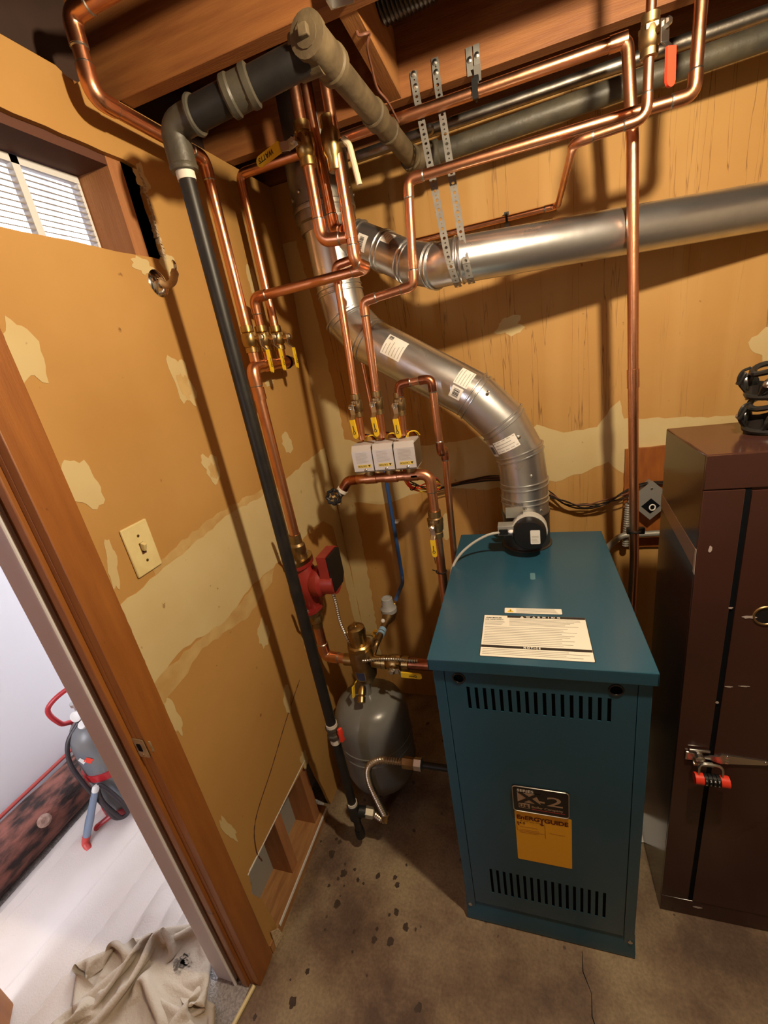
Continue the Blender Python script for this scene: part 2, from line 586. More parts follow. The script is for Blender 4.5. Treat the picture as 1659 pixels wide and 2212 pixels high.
def run(name, label, pts, r, m=None, em=None, bend=None, couplings=(), group=None, elbows=True, cat='pipe', solder=True):
    """a soldered pipe run: tube, elbow fittings with solder joints, couplings"""
    m = m or COPPER
    em = em or m
    bend = bend or r * 1.7
    pts = [V(p) for p in pts]
    path, arcs = fillet(pts, bend)
    t = thing(name, label, cat, pts[0], group)
    mesh_obj('tube', MB().sweep(path, r, 14), m, t)
    for arc, d1, d2 in arcs if elbows else ():
        L = r * 1.5
        p = [arc[0] + d1 * L] + arc + [arc[-1] + d2 * L]
        e = mesh_obj('elbow', MB().sweep(p, r * 1.15, 14), em, t)
        if solder:
            for q, d in ((p[0], d1), (p[-1], d2)):
                mesh_obj('solder_joint', MB().lathe([(r * 1.0, -0.001), (r * 1.12, 0.0), (r * 1.12, 0.003), (r * 1.01, 0.005)], q - d * 0.001, d, 14), SOLDER, e)
    for a, b in couplings:
        mesh_obj('coupling', MB().cyl(a, b, r * 1.15, seg=14), em, t)
    return t

def text_part(s, size, o, u, v, m, parent, name='lettering', bold=0.0, sx=1.0, align='LEFT', lift=0.0004):
    c = bpy.data.curves.new(name, 'FONT')
    c.body = s
    c.size = size
    c.offset = bold
    c.align_x = align
    ob = bpy.data.objects.new(name, c)
    COL.objects.link(ob)
    bpy.context.view_layer.update()
    me = bpy.data.meshes.new_from_object(ob)
    bpy.data.objects.remove(ob)
    mb = MB()
    u, v = V(u).normalized(), V(v).normalized()
    n = u.cross(v)
    vs = [V(o) + u * x.co.x * sx + v * x.co.y + n * lift for x in me.vertices]
    mb.add(vs, [list(p.vertices) for p in me.polygons])
    bpy.data.meshes.remove(me)
    off = ROOT.get(parent.name, V((0, 0, 0)))
    me2 = bpy.data.meshes.new(name)
    me2.from_pydata([tuple(x - off) for x in mb.v], [], mb.f)
    me2.materials.append(m)
    o2 = bpy.data.objects.new(name, me2)
    COL.objects.link(o2)
    o2.parent = parent
    ROOT[o2.name] = off
    return o2

def rrect(w, h, r, n=4):
    """rounded rectangle centred on 0"""
    out = []
    for cx, cy, a0 in ((w / 2 - r, h / 2 - r, 0), (-w / 2 + r, h / 2 - r, 90), (-w / 2 + r, -h / 2 + r, 180), (w / 2 - r, -h / 2 + r, 270)):
        for k in range(n + 1):
            a = math.radians(a0 + 90 * k / n)
            out.append((cx + r * math.cos(a), cy + r * math.sin(a)))
    return out

def rows(o, u, v, w, h, n, t, seed=1, gap=None):
    """rows of small unreadable print as thin raised bars"""
    rng = random.Random(seed)
    mb = MB()
    u, v = V(u).normalized(), V(v).normalized()
    nn = u.cross(v)
    for i in range(n):
        y = h * (1 - (i + 0.5) / n)
        L = w * rng.uniform(0.75, 1.0)
        mb.obox(V(o) + u * L / 2 + v * y + nn * 0.0003, u, v, nn, (L, t, 0.0004))
    return mb

def holed(outer, holes, o, u, v, t):
    """flat board with holes, from polygon outlines in the u,v plane, thickness t along u x v"""
    c = bpy.data.curves.new('board', 'CURVE')
    c.dimensions = '2D'
    c.fill_mode = 'BOTH'
    c.extrude = abs(t) / 2
    for poly in [outer] + list(holes):
        s = c.splines.new('POLY')
        s.points.add(len(poly) - 1)
        for i, p in enumerate(poly):
            s.points[i].co = (p[0], p[1], 0, 1)
        s.use_cyclic_u = True
    ob = bpy.data.objects.new('board', c)
    COL.objects.link(ob)
    bpy.context.view_layer.update()
    me = bpy.data.meshes.new_from_object(ob)
    bpy.data.objects.remove(ob)
    u, v = V(u), V(v)
    n = u.cross(v).normalized()
    mb = MB()
    mb.add([V(o) + u * x.co.x + v * x.co.y + n * (x.co.z + t / 2) for x in me.vertices], [list(p.vertices) for p in me.polygons])
    bpy.data.meshes.remove(me)
    return mb

X, Y, Z = V((1, 0, 0)), V((0, 1, 0)), V((0, 0, 1))
PI = math.pi

# ------------------------------------------------------------------ the setting
struct('floor', MB().box((-0.03, -3.3, -0.1), (2.9, 0.15, 0.0)), CONCRETE)
crack = bpy.data.objects['floor']
rng = random.Random(4)
pts = [(0.905, -0.90), (0.902, -0.945), (0.918, -0.985), (0.913, -1.03), (0.93, -1.08), (0.926, -1.14), (0.94, -1.2)]
cm = MB()
for i in range(len(pts) - 1):
    a, b = V((*pts[i], 0.0004)), V((*pts[i + 1], 0.0004))
    d = (b - a).normalized(); s = d.cross(Z)
    w0, w1 = 0.0006 + 0.0006 * (i % 2), 0.0006 + 0.0006 * ((i + 1) % 2)
    cm.add([a + s * w0, a - s * w0, b - s * w1, b + s * w1], [[0, 1, 2, 3]])
mesh_obj('crack', cm, TEALDARK, crack, smooth=0)

OILSPOT = mat('oil_spot', (0.040, 0.024, 0.015), 0.5, 0, (0.06, 0.037, 0.023), 60)
SPOTS = [(0.077, -0.8, 0.012),
         (0.155, -0.939, 0.011),
         (0.143, -0.85, 0.011),
         (0.179, -0.831, 0.005),
         (0.201, -0.858, 0.006),
         (0.13, -0.869, 0.005),
         (0.106, -0.895, 0.005),
         (0.266, -0.833, 0.008),
         (0.339, -0.847, 0.008),
         (0.355, -0.919, 0.008),
         (0.394, -0.951, 0.009),
         (0.356, -0.995, 0.01),
         (0.305, -1.001, 0.008),
         (0.129, -1.115, 0.007),
         (0.116, -1.184, 0.011),
         (0.09, -0.755, 0.007),
         (0.074, -0.747, 0.006),
         (0.138, -0.822, 0.004),
         (0.335, -0.931, 0.004),
         (0.236, -0.996, 0.005),
         (0.306, -0.973, 0.005),
         (0.086, -1.142, 0.003),
         (0.022, -1.235, 0.006),
         (0.468, -1.115, 0.01),
         (0.223, -0.865, 0.004),
         (0.159, -0.885, 0.003),
         (0.309, -1.084, 0.003),
         (0.157, -0.915, 0.003),
         (0.356, -0.782, 0.004),
         (0.326, -0.826, 0.007),
         (0.018, -0.766, 0.004),
         (0.141, -1.01, 0.003),
         (0.248, -1.043, 0.004),
         (0.426, -0.95, 0.004)]

# left wall: drywall sheet with the rough window opening and the cut-out at its foot
outer = [(0.0, 0.0), (0.0, 2.278), (-0.745, 2.278), (-0.765, 2.262), (-0.80, 2.278), (-1.105, 2.278), (-1.105, 0.0), (-1.048, 0.0), (-1.052, 0.06), (-1.062, 0.20),
         (-1.085, 0.27), (-1.066, 0.345), (-0.86, 0.335), (-0.69, 0.322), (-0.672, 0.30), (-0.66, 0.20), (-0.642, 0.11), (-0.632, 0.03), (-0.625, 0.0)]
rg = random.Random(9)
wh = [(-1.075, 1.972), (-1.075, 2.163)]
for k in range(1, 14):
    y = -1.075 + 0.41 * k / 14
    wh.append((y, 2.160 + rg.uniform(-0.001, 0.001)))
wh += [(-0.662, 2.157)]
for k in range(1, 12):
    z = 2.157 - 0.19 * k / 12
    wh.append((-0.656 + rg.uniform(-0.003, 0.003) + (0.006 if k < 3 else 0), z))
wh += [(-0.650, 1.966), (-0.70, 1.968), (-0.80, 1.966), (-0.9, 1.970), (-1.0, 1.969)]
wl = struct('wall_left', holed(outer, [wh], (-0.012, 0, 0), Y, Z, 0.012), DRY, smooth=0)
# framing and the back board inside the wall
def wpart(name, lo, hi, m, parent=wl):
    return mesh_obj(name, MB().box(lo, hi), m, parent, smooth=0)
wpart('stud', (-0.104, -0.732, 0.04), (-0.0125, -0.692, 2.24), STUDW)
wpart('stud', (-0.104, -0.905, 0.04), (-0.020, -0.868, 1.93), STUDW)
wpart('sole_plate', (-0.104, -1.10, 0.0), (0.004, -0.66, 0.04), mat('tan_board', (0.40, 0.20, 0.075), 0.6, 0, (0.28, 0.12, 0.04), 8, (8, 1, 8)))
wpart('torn_edge', (0.0035, -1.045, 0.030), (0.0065, -0.665, 0.041), PAPER)
wpart('top_plate', (-0.114, -1.19, 2.24), (-0.0125, 0.0, 2.278), WOODX)
wpart('header', (-0.104, -1.19, 2.142), (-0.0125, -0.733, 2.24), WOODDARK)
wpart('sill_block', (-0.104, -1.10, 1.93), (-0.0125, -0.733, 1.966), STUDW)
wpart('stud', (-0.104, -0.05, 0.0), (-0.0125, -0.012, 2.24), STUDW)
wpart('metal_panel', (-0.106, -1.09, 0.02), (-0.098, -0.66, 0.42), mat('grey_sheet_metal', (0.34, 0.335, 0.31), 0.45, 0.1))
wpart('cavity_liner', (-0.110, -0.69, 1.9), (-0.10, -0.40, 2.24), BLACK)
bk = struct('wall_divider', MB().box((-0.126, -1.175, 0.0), (-0.110, 0.0, 1.96)).box((-0.126, -0.735, 1.96), (-0.110, 1.2, 2.9))
            .box((-0.126, 0.0, 0.0), (-0.110, 1.2, 1.96)).box((-0.126, -1.175, 2.15), (-0.110, -0.735, 2.9)), WALLWHITE, smooth=0)

# joint compound: the taped seam, the corner, and single patches, each a thin ragged skim on the sheet
def ragged(pts, amp, seed, n=7):
    r = random.Random(seed)
    out = []
    k = len(pts)
    for i in range(k):
        a, b = V((*pts[i], 0)), V((*pts[(i + 1) % k], 0))
        d = (b - a)
        nn = V((-d.y, d.x, 0)).normalized()
        m = max(1, min(n * 4, int(d.length / 0.02)))
        for j in range(m):
            q = a + d * (j / m) + nn * (r.uniform(-amp, amp) if j else r.uniform(-amp, amp) * 0.5)
            out.append((q.x, q.y))
    return out
def ragblob(c, rx, ry, seed, n=26, rot=0.0, amp=0.30):
    out = []
    for k in range(n):
        a = 2 * PI * k / n
        s = 1 + amp * 2 * mnoise.noise(V((math.cos(a) * 1.9, math.sin(a) * 1.9, seed * 3.7)))
        x, y = rx * s * math.cos(a), ry * s * math.sin(a)
        out.append((c[0] + x * math.cos(rot) - y * math.sin(rot), c[1] + x * math.sin(rot) + y * math.cos(rot)))
    return out
for k_, (x_, y_, r_) in enumerate(SPOTS):
    mesh_obj('oil_spot', MB().prism(ragblob((x_, y_), r_, r_ * 1.15, k_ + 0.37, 16, amp=0.28), (0, 0, 0), X, Y, 0.0003), OILSPOT, crack, smooth=0)
def skim_left(poly, m=MUD, t=0.0008, x=0.0):
    return mesh_obj('plaster_patch', MB().prism(poly, (x, 0, 0), Y, Z, t), m, wl, smooth=0)
seam = [(-1.104, 1.07), (-1.0, 1.085), (-0.85, 1.05), (-0.70, 1.075), (-0.55, 1.07), (-0.40, 1.05), (-0.30, 1.075), (-0.16, 1.06), (-0.085, 1.00), (-0.075, 0.6), (-0.07, 0.25), (-0.002, 0.25),
        (-0.002, 1.335), (-0.2, 1.325), (-0.45, 1.30), (-0.7, 1.315), (-0.95, 1.29), (-1.104, 1.275)]
skim_left(ragged(seam, 0.004, 3), MUD, 0.0008)
skim_left(ragged([(-1.104, 1.005), (-0.95, 1.04), (-0.75, 1.0), (-0.6, 1.03), (-0.55, 1.075), (-0.8, 1.06), (-1.104, 1.075)], 0.006, 6), MUDDARK, 0.0005)
skim_left(ragged([(-1.0, 1.285), (-0.7, 1.31), (-0.45, 1.296), (-0.5, 1.325), (-0.75, 1.337), (-1.0, 1.31)], 0.005, 8), MUDDARK, 0.0005)
for i, (c, rx, ry, rot) in enumerate([((-1.083, 1.775), 0.032, 0.055, 0), ((-0.722, 1.690), 0.030, 0.066, 0.1), ((-0.715, 1.457), 0.030, 0.042, 0.3),
                                      ((-1.075, 1.53), 0.030, 0.045, 0.2), ((-0.298, 1.423), 0.035, 0.032, 0), ((-0.715, 0.905), 0.028, 0.044, 0), ((-0.36, 0.885), 0.026, 0.05, 0.1),
                                      ((-0.268, 1.958), 0.022, 0.055, 0), ((-1.092, 0.955), 0.013, 0.05, 0), ((-1.075, 0.535), 0.012, 0.06, 0.2), ((-0.695, 0.625), 0.022, 0.05, -0.2),
                                      ((-0.652, 2.135), 0.022, 0.03, 0), ((-0.648, 1.955), 0.028, 0.024, 0), ((-0.735, 1.945), 0.03, 0.018, 0), ((-0.70, 0.345), 0.02, 0.045, 0),
                                      ((-0.50, 0.72), 0.02, 0.04, 0), ((-0.32, 1.64), 0.03, 0.012, 0.1), ((-1.085, 1.36), 0.012, 0.05, -0.2)]):
    skim_left(ragblob(c, rx, ry, i + 1, rot=rot))
skim_left(ragblob((-0.722, 1.672), 0.018, 0.035, 40), MUDDARK, 0.0012)
skim_left(ragblob((-0.712, 1.448), 0.016, 0.022, 41), MUDDARK, 0.0012)
# ragged gypsum edge along the dark slot
gm = MB()
for k in range(26):
    z = 1.968 + 0.185 * k / 25
    gm.obox((-0.004, -0.6535 + rg.uniform(-0.003, 0.003), z), (1, 0, 0), (0, 1, rg.uniform(-.5, .5)), (0, rg.uniform(-.5, .5), 1), (0.010, 0.008, 0.009))
mesh_obj('torn_edge', gm, GYPSUM, wl, smooth=0)
mesh_obj('torn_edge', MB().box((-0.012, -1.075, 0.337), (0.0012, -0.70, 0.341)), PAPER, wl, smooth=0)
# water stain line on the lower sheet
st = MB()
sp = catmull([(0, -0.60, 0.62), (0, -0.72, 0.57), (0, -0.86, 0.50), (0, -0.985, 0.44), (0, -1.02, 0.36), (0, -1.015, 0.30)], 8)
for i in range(len(sp) - 1):
    a, b = sp[i], sp[i + 1]
    d = (b - a).normalized(); s = X.cross(d)
    w = 0.0016 + 0.0012 * abs(math.sin(i * 1.7))
    st.add([a + s * w + X * 0.0005, a - s * w + X * 0.0005, b - s * w + X * 0.0005, b + s * w + X * 0.0005], [[0, 1, 2, 3]])
mesh_obj('stain_line', st, WOODDARK, wl, smooth=0)

# back wall
wb = struct('wall_back', MB().box((-0.012, 0.0, 0.0), (2.9, 0.014, 2.278)), DRYB, smooth=0)
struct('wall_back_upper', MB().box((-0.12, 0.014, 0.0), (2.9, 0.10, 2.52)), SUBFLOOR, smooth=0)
def skim_back(poly, m=MUD, t=0.0008):
    return mesh_obj('plaster_patch', MB().prism(poly, (0, 0, 0), X, Z, t), m, wb, smooth=0)
skim_back(ragged([(0.002, 0.2), (0.07, 0.2), (0.085, 0.7), (0.085, 1.075), (0.22, 1.06), (0.40, 1.11), (0.55, 1.115), (0.67, 1.10), (0.80, 1.13), (0.92, 1.115), (1.03, 1.15), (1.10, 1.18), (1.15, 1.13), (1.6, 1.13), (2.4, 1.12),
                  (2.4, 1.30), (1.6, 1.29), (1.145, 1.33), (1.13, 1.395), (1.10, 1.37), (1.06, 1.31), (0.95, 1.30), (0.90, 1.32), (0.86, 1.34), (0.82, 1.30), (0.66, 1.315), (0.45, 1.30), (0.2, 1.32), (0.10, 1.36), (0.085, 1.8), (0.06, 2.1), (0.002, 2.1)], 0.004, 12))
for i, (c, rx, ry) in enumerate([((0.782, 1.688), 0.04, 0.032), ((1.535, 1.51), 0.045, 0.05), ((0.478, 0.94), 0.022, 0.05), ((0.415, 0.955), 0.012, 0.03)]):
    skim_back(ragblob(c, rx, ry, i + 60))

# the other walls of this room and the next one, and the ceilings
struct('wall_right', MB().box((2.7, -3.3, 0.0), (2.8, 0.1, 2.52)), CREAMWALL, smooth=0)
struct('wall_front', MB().box((-0.05, -3.3, 0.0), (2.8, -3.2, 2.52)), CREAMWALL, smooth=0)
wl2 = struct('wall_left_beyond_door', MB().box((-0.126, -3.3, 0.0), (0.0, -2.02, 2.9)).box((-0.126, -2.02, 2.06), (0.0, -1.175, 2.9)), DRY, smooth=0)
struct('wall_far', MB().box((-1.37, -3.3, 0.0), (-1.27, 1.3, 2.10)).box((-1.37, -3.3, 2.80), (-1.27, 1.3, 2.95)).box((-1.37, -3.3, 2.1), (-1.27, -0.45, 2.8)).box((-1.37, 1.05, 2.1), (-1.27, 1.3, 2.8)), WALLWHITE, smooth=0)
struct('wall_end', MB().box((-1.37, 1.2, 0.0), (-0.10, 1.3, 1.0)).box((-1.37, 1.2, 2.3), (-0.10, 1.3, 2.95)).box((-1.37, 1.2, 1.0), (-1.15, 1.3, 2.3)).box((-0.22, 1.2, 1.0), (-0.10, 1.3, 2.3)), WALLWHITE, smooth=0)
struct('wall_near', MB().box((-1.37, -3.3, 0.0), (-0.10, -3.2, 0.9)).box((-1.37, -3.3, 2.2), (-0.10, -3.2, 2.95)).box((-1.37, -3.3, 0.9), (-1.13, -3.2, 2.2)).box((-0.23, -3.3, 0.9), (-0.10, -3.2, 2.2)), WALLWHITE, smooth=0)  # opening left for the added area light
struct('ceiling_next_room', MB().box((-1.37, -3.3, 2.9), (-0.05, 1.3, 2.98)), WALLWHITE, smooth=0)
struct('floor_next_room', MB().box((-1.37, -3.3, -0.1), (-0.03, 1.3, -0.002)), CARPET, smooth=0)
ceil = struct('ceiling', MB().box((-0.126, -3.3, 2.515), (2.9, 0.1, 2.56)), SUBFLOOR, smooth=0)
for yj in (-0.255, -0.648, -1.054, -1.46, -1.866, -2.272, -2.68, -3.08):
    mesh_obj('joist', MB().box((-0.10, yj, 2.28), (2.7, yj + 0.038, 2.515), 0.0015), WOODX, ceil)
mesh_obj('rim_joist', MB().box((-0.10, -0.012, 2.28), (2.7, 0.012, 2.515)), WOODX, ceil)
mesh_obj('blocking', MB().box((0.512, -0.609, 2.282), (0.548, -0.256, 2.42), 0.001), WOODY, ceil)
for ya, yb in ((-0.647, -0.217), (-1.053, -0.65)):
    mesh_obj('blocking', MB().box((-0.10, ya + 0.04, 2.285), (-0.064, yb - 0.002, 2.515)), SUBFLOOR, ceil)  # dark subfloor colour stands in for shade at the bay ends
# threshold strip between concrete and carpet
tr = struct('trim_1', MB().sweep([(-0.014, -1.18, 0.006), (-0.034, -1.3, 0.006), (-0.05, -1.6, 0.006), (-0.05, -2.0, 0.006)], 0.006, 8), IVORY)

# door frame
dr = thing('door_1', 'stained wooden door frame with white painted edge and brass strike plate', 'door frame', (0, -1.14, 0))
dr['kind'] = 'structure'
mesh_obj('jamb_face', MB().box((-0.02, -1.175, 0.0), (0.004, -1.104, 2.06), 0.002), WOODZ, dr)
mesh_obj('jamb', MB().box((-0.078, -1.176, 0.0), (-0.018, -1.150, 2.06), 0.001), WOODZ, dr)
mesh_obj('door_stop', MB().box((-0.052, -1.186, 0.0), (-0.030, -1.174, 2.06), 0.003), WOODZ, dr)
mesh_obj('casing', MB().box((-0.145, -1.188, 0.0), (-0.076, -1.150, 2.06), 0.006), DAYLITWHITE, dr)
mesh_obj('bead', MB().cyl((-0.076, -1.187, 0.0), (-0.076, -1.187, 2.06), 0.005, seg=10), WHITE, dr)
sp_ = mesh_obj('strike_plate', MB().prism(rrect(0.032, 0.052, 0.004), (-0.016, -1.1762, 0.955), X, Z, 0.0015), STRIKE, dr)
mesh_obj('strike_lip', MB().obox((0.003, -1.170, 0.955), (1, 0.3, 0), (0, 0, 1), (0.3, -1, 0), (0.010, 0.030, 0.002), 0.0005), STRIKE, sp_)
mesh_obj('latch_hole', MB().prism(rrect(0.012, 0.022, 0.003), (-0.018, -1.1778, 0.957), X, Z, 0.0004), TEALDARK, sp_)
mesh_obj('screw', MB().lathe([(0.003, 0), (0.002, 0.001)], (-0.016, -1.1777, 0.936), -Y, 8), BRASS, sp_)
mesh_obj('jamb', MB().box((-0.126, -2.04, 0.0), (0.004, -2.015, 2.06)), WOODZ, dr)

# open door leaf in the next room (only its corner shows)
dl = thing('door_2', 'brown wooden door leaf standing open into the next room', 'door', (-0.745, -1.40, 0.01))
dl['kind'] = 'structure'
d = (V((-0.13, -2.0, 0)) - V((-0.745, -1.40, 0))).normalized()
c = V((-0.745, -1.40, 0)) + d * 0.40
dn = d.cross(Z)
mesh_obj('leaf', MB().obox(c + Z * 1.02 , d, dn, Z, (0.80, 0.036, 2.0), 0.003), WOODZ, dl)
mesh_obj('edge_strip', MB().obox(V((-0.745, -1.40, 1.02)) + d * 0.001, d, dn, Z, (0.004, 0.034, 1.99)), WOODY, dl)

# louvred window between the rooms
w1 = thing('window_1', 'white louvred vent window glaring in the opening of the left wall', 'window', (-0.1, -0.9, 1.98))
w1['kind'] = 'structure'
y0, y1, z0, z1, xw = -1.10, -0.738, 1.972, 2.140, -0.105
mesh_obj('frame', MB().box((xw - 0.008, y0, z1 - 0.014), (xw + 0.008, y1, z1)), WHITE, w1)
mesh_obj('frame', MB().box((xw - 0.008, y0, z0 - 0.006), (xw + 0.008, y1, z0 + 0.004)), WHITE, w1)
mesh_obj('frame', MB().box((xw - 0.006, y1 - 0.004, z0), (xw + 0.006, y1 + 0.003, z1)), WHITE, w1)
mesh_obj('mullion', MB().box((xw - 0.008, -0.884, z0), (xw + 0.008, -0.868, z1)), WHITE, w1)
for k in range(13):
    z = z0 + 0.010 + 0.0112 * k
    for a, b in ((y0, -0.884), (-0.868, y1 - 0.003)):
        mesh_obj('slat', MB().obox((xw, (a + b) / 2, z), (1, 0, -0.37), Y, (0.37, 0, 1), (0.014, b - a, 0.0022)), SLATGREY, w1, smooth=0)

# window in the far wall of the next room, where the daylight comes from
w2 = thing('window_2', 'white framed clerestory window high in the wall of the next room', 'window', (-1.30, 0.3, 2.1))
w2['kind'] = 'structure'
mesh_obj('frame', MB().box((-1.34, -0.45, 2.1), (-1.30, -0.41, 2.8)).box((-1.34, 1.01, 2.1), (-1.30, 1.05, 2.8)).box((-1.34, -0.45, 2.1), (-1.30, 1.05, 2.14)).box((-1.34, -0.45, 2.76), (-1.30, 1.05, 2.8)), WHITE, w2)
mesh_obj('mullion', MB().box((-1.335, 0.28, 2.14), (-1.305, 0.32, 2.76)), WHITE, w2)
w3 = thing('window_3', 'white framed window in the end wall of the next room', 'window', (-0.685, 1.25, 1.0))
w3['kind'] = 'structure'
mesh_obj('frame', MB().box((-1.15, 1.23, 1.0), (-1.11, 1.27, 2.3)).box((-0.26, 1.23, 1.0), (-0.22, 1.27, 2.3)).box((-1.15, 1.23, 1.0), (-0.22, 1.27, 1.04)).box((-1.15, 1.23, 2.26), (-0.22, 1.27, 2.3)), WHITE, w3)
mesh_obj('mullion', MB().box((-0.70, 1.235, 1.04), (-0.67, 1.265, 2.26)), WHITE, w3)

w4 = thing('added_window_4', 'added white framed window in the near wall of the next room', 'window', (-0.68, -3.25, 0.9))  # unseen window put in to go with the added area light
w4['kind'] = 'structure'
mesh_obj('frame', MB().box((-1.13, -3.27, 0.9), (-1.09, -3.23, 2.2)).box((-0.27, -3.27, 0.9), (-0.23, -3.23, 2.2)).box((-1.13, -3.27, 0.9), (-0.23, -3.23, 0.94)).box((-1.13, -3.27, 2.16), (-0.23, -3.23, 2.2)), WHITE, w4)
mesh_obj('mullion', MB().box((-0.695, -3.265, 0.94), (-0.665, -3.235, 2.16)), WHITE, w4)

# ------------------------------------------------------------------ boiler
BX0, BX1, BYF, BYB, BH = 0.575, 1.047, -0.888, -0.205, 1.0
bo = thing('boiler', 'teal enamelled cast-iron gas boiler standing on the concrete floor', 'boiler', ((BX0 + BX1) / 2, -0.55, 0))
i = 0.008
mesh_obj('jacket', MB().box((BX0 + i, BYF + i + 0.012, 0.03), (BX1 - i, BYB - 0.01, 0.985), 0.002), TEAL, bo)
mesh_obj('base', MB().box((BX0 + 0.012, BYF + 0.02, 0.0), (BX1 - 0.012, BYB - 0.02, 0.034)), TEAL, bo)
lid = MB()
lid.box((BX0, BYF, 0.996), (BX1, BYB, 1.0), 0.0018)
lid.box((BX0, BYF, 0.968), (BX1, BYF + 0.004, 0.998), 0.0015)
lid.box((BX0, BYF, 0.968), (BX0 + 0.004, BYB, 0.998), 0.0015)
lid.box((BX1 - 0.004, BYF, 0.968), (BX1, BYB, 0.998), 0.0015)
mesh_obj('lid', lid, TEAL, bo)
fy = BYF + i
for a, b in ((BX0 + i, BX0 + 0.034), (BX1 - 0.034, BX1 - i)):
    mesh_obj('corner_post', MB().box((a, fy, 0.045), (b, fy + 0.02, 0.968), 0.0015), TEAL, bo)
slots = []
n = 17
def slot_poly(xc, za, zb, w=0.0075):
    return [(xc - w / 2, za), (xc + w / 2, za), (xc + w / 2, zb), (xc - w / 2, zb)]
for k in range(n):
    slots.append(slot_poly(0.662 + (0.960 - 0.662) * k / (n - 1), 0.854, 0.920))
    slots.append(slot_poly(0.667 + (0.962 - 0.667) * k / (n - 1), 0.145, 0.254))
def circ(c, r, m=18):
    return [(c[0] + r * math.cos(2 * PI * k / m), c[1] + r * math.sin(2 * PI * k / m)) for k in range(m)]
holes = [circ((0.643, 0.944), 0.0125), circ((0.972, 0.944), 0.0140)]
px0, px1 = BX0 + 0.0355, BX1 - 0.0355
fp = mesh_obj('front_panel', holed([(px0, 0.082), (px1, 0.082), (px1, 0.967), (px0, 0.967)], slots + holes, (0, fy + 0.0015, 0), X, Z, 0.0015), TEAL, bo, smooth=0)
mesh_obj('slot_backing', MB().box((0.64, fy + 0.0065, 0.10), (0.99, fy + 0.0075, 0.96)), TEALDARK, bo, smooth=0)
for cx in (0.643, 0.972):
    mesh_obj('grommet', MB().torus((cx, fy, 0.944), Y, 0.0135, 0.0022, 24, 8), BLACKGLOSS, bo)
kick = MB().prism([(0, 0.0), (0.0, 0.020), (0.010, 0.055), (0.014, 0.080), (0.018, 0.080), (0.018, 0.0)], (px0 - 0.03, fy - 0.008, 0.004), Y, Z, px1 - px0 + 0.06)
mesh_obj('kick_panel', kick, TEAL, bo, smooth=20)
for cx in (BX0 + 0.018, BX1 - 0.018):
    mesh_obj('screw', MB().lathe([(0.006, 0), (0.006, 0.002), (0.003, 0.004), (0, 0.0045)], (cx, fy - 0.0005, 0.062), -Y, 12), STEEL, bo)
# nameplate and energy label on the front panel
npz = 0.572
plate = mesh_obj('nameplate', MB().prism(rrect(0.134, 0.092, 0.008), (0.811, fy - 0.0002, npz), X, Z, 0.004), BLACKGLOSS, bo)
rim = [V((0.811 + p[0], fy - 0.0042, npz + p[1])) for p in rrect(0.132, 0.090, 0.008)]
mesh_obj('rim', MB().sweep(rim, 0.0014, 6, closed=True), STEEL, plate)
yy = fy - 0.0042
TANINK = mat('nameplate_gold', (0.36, 0.25, 0.17), 0.4)
text_part('SERIES', 0.013, (0.756, yy, 0.5995), X, Z, STICKER, plate, bold=0.0003, sx=1.1)
mesh_obj('panel', MB().prism([(0.756, 0.562), (0.812, 0.562), (0.800, 0.596), (0.756, 0.596)], (0, yy, 0), X, Z, 0.0003), TANINK, plate, smooth=0)
text_part('X', 0.052, (0.7575, yy - 0.0004, 0.5615), X, Z, BLACKGLOSS, plate, bold=0.0012, sx=1.45)
text_part('-', 0.045, (0.802, yy, 0.562), X, Z, TANINK, plate, bold=0.001, sx=1.4)
text_part('2', 0.047, (0.824, yy, 0.5625), X, Z, TANINK, plate, bold=0.0003, sx=1.75)
mesh_obj('panel', MB().prism([(0.758, 0.541), (0.785, 0.541), (0.785, 0.558), (0.758, 0.558)], (0, yy, 0), X, Z, 0.0003), TANINK, plate, smooth=0)
text_part('U.S.', 0.016, (0.7595, yy - 0.0004, 0.5438), X, Z, BLACKGLOSS, plate, bold=0.0005, sx=0.95)
text_part('Boiler Company', 0.0115, (0.789, yy, 0.5462), X, Z, TANINK, plate, bold=0.0002, sx=0.98)
mesh_obj('underline', MB().box((0.789, yy - 0.0004, 0.5395), (0.868, yy, 0.5415)), REDPAINT, plate, smooth=0)
en = mesh_obj('energy_label', MB().prism(rrect(0.137, 0.192, 0.003), (0.8145, fy - 0.0002, 0.424), X, Z, 0.0006), ENERGY, bo, smooth=0)
yy = fy - 0.0009
x0 = 0.748
text_part('EnERG', 0.0205, (x0 + 0.002, yy, 0.4925), X, Z, ORANGEFLAME, en, bold=0.0007, sx=0.98)
text_part('Y', 0.0205, (x0 + 0.0585, yy, 0.4925), X, Z, ORANGEFLAME, en, bold=0.0006, sx=0.95)
mesh_obj('arrow', MB().prism([(-0.0014, 0), (-0.0014, -0.012), (-0.0055, -0.009), (-0.0055, -0.0115), (0, -0.0165), (0.0055, -0.0115), (0.0055, -0.009), (0.0014, -0.012), (0.0014, 0)], (x0 + 0.0645, yy, 0.4945), X, Z, 0.0004), ORANGEFLAME, en, smooth=0)
text_part('GUIDE', 0.0205, (x0 + 0.0700, yy, 0.4925), X, Z, ORANGEFLAME, en, bold=0.0007, sx=0.95)
text_part('84.0', 0.011, (x0 + 0.002, yy, 0.474), X, Z, ORANGEFLAME, en, bold=0.0001, sx=1.1)
text_part('Efficiency Rating (AFUE)', 0.0055, (x0 + 0.010, yy, 0.4845), X, Z, ORANGEFLAME, en, sx=1.0)
mesh_obj('pointer', MB().prism([(0.003, 0.472), (0.009, 0.472), (0.006, 0.466)], (x0, yy, 0), X, Z, 0.0003), ORANGEFLAME, en, smooth=0)
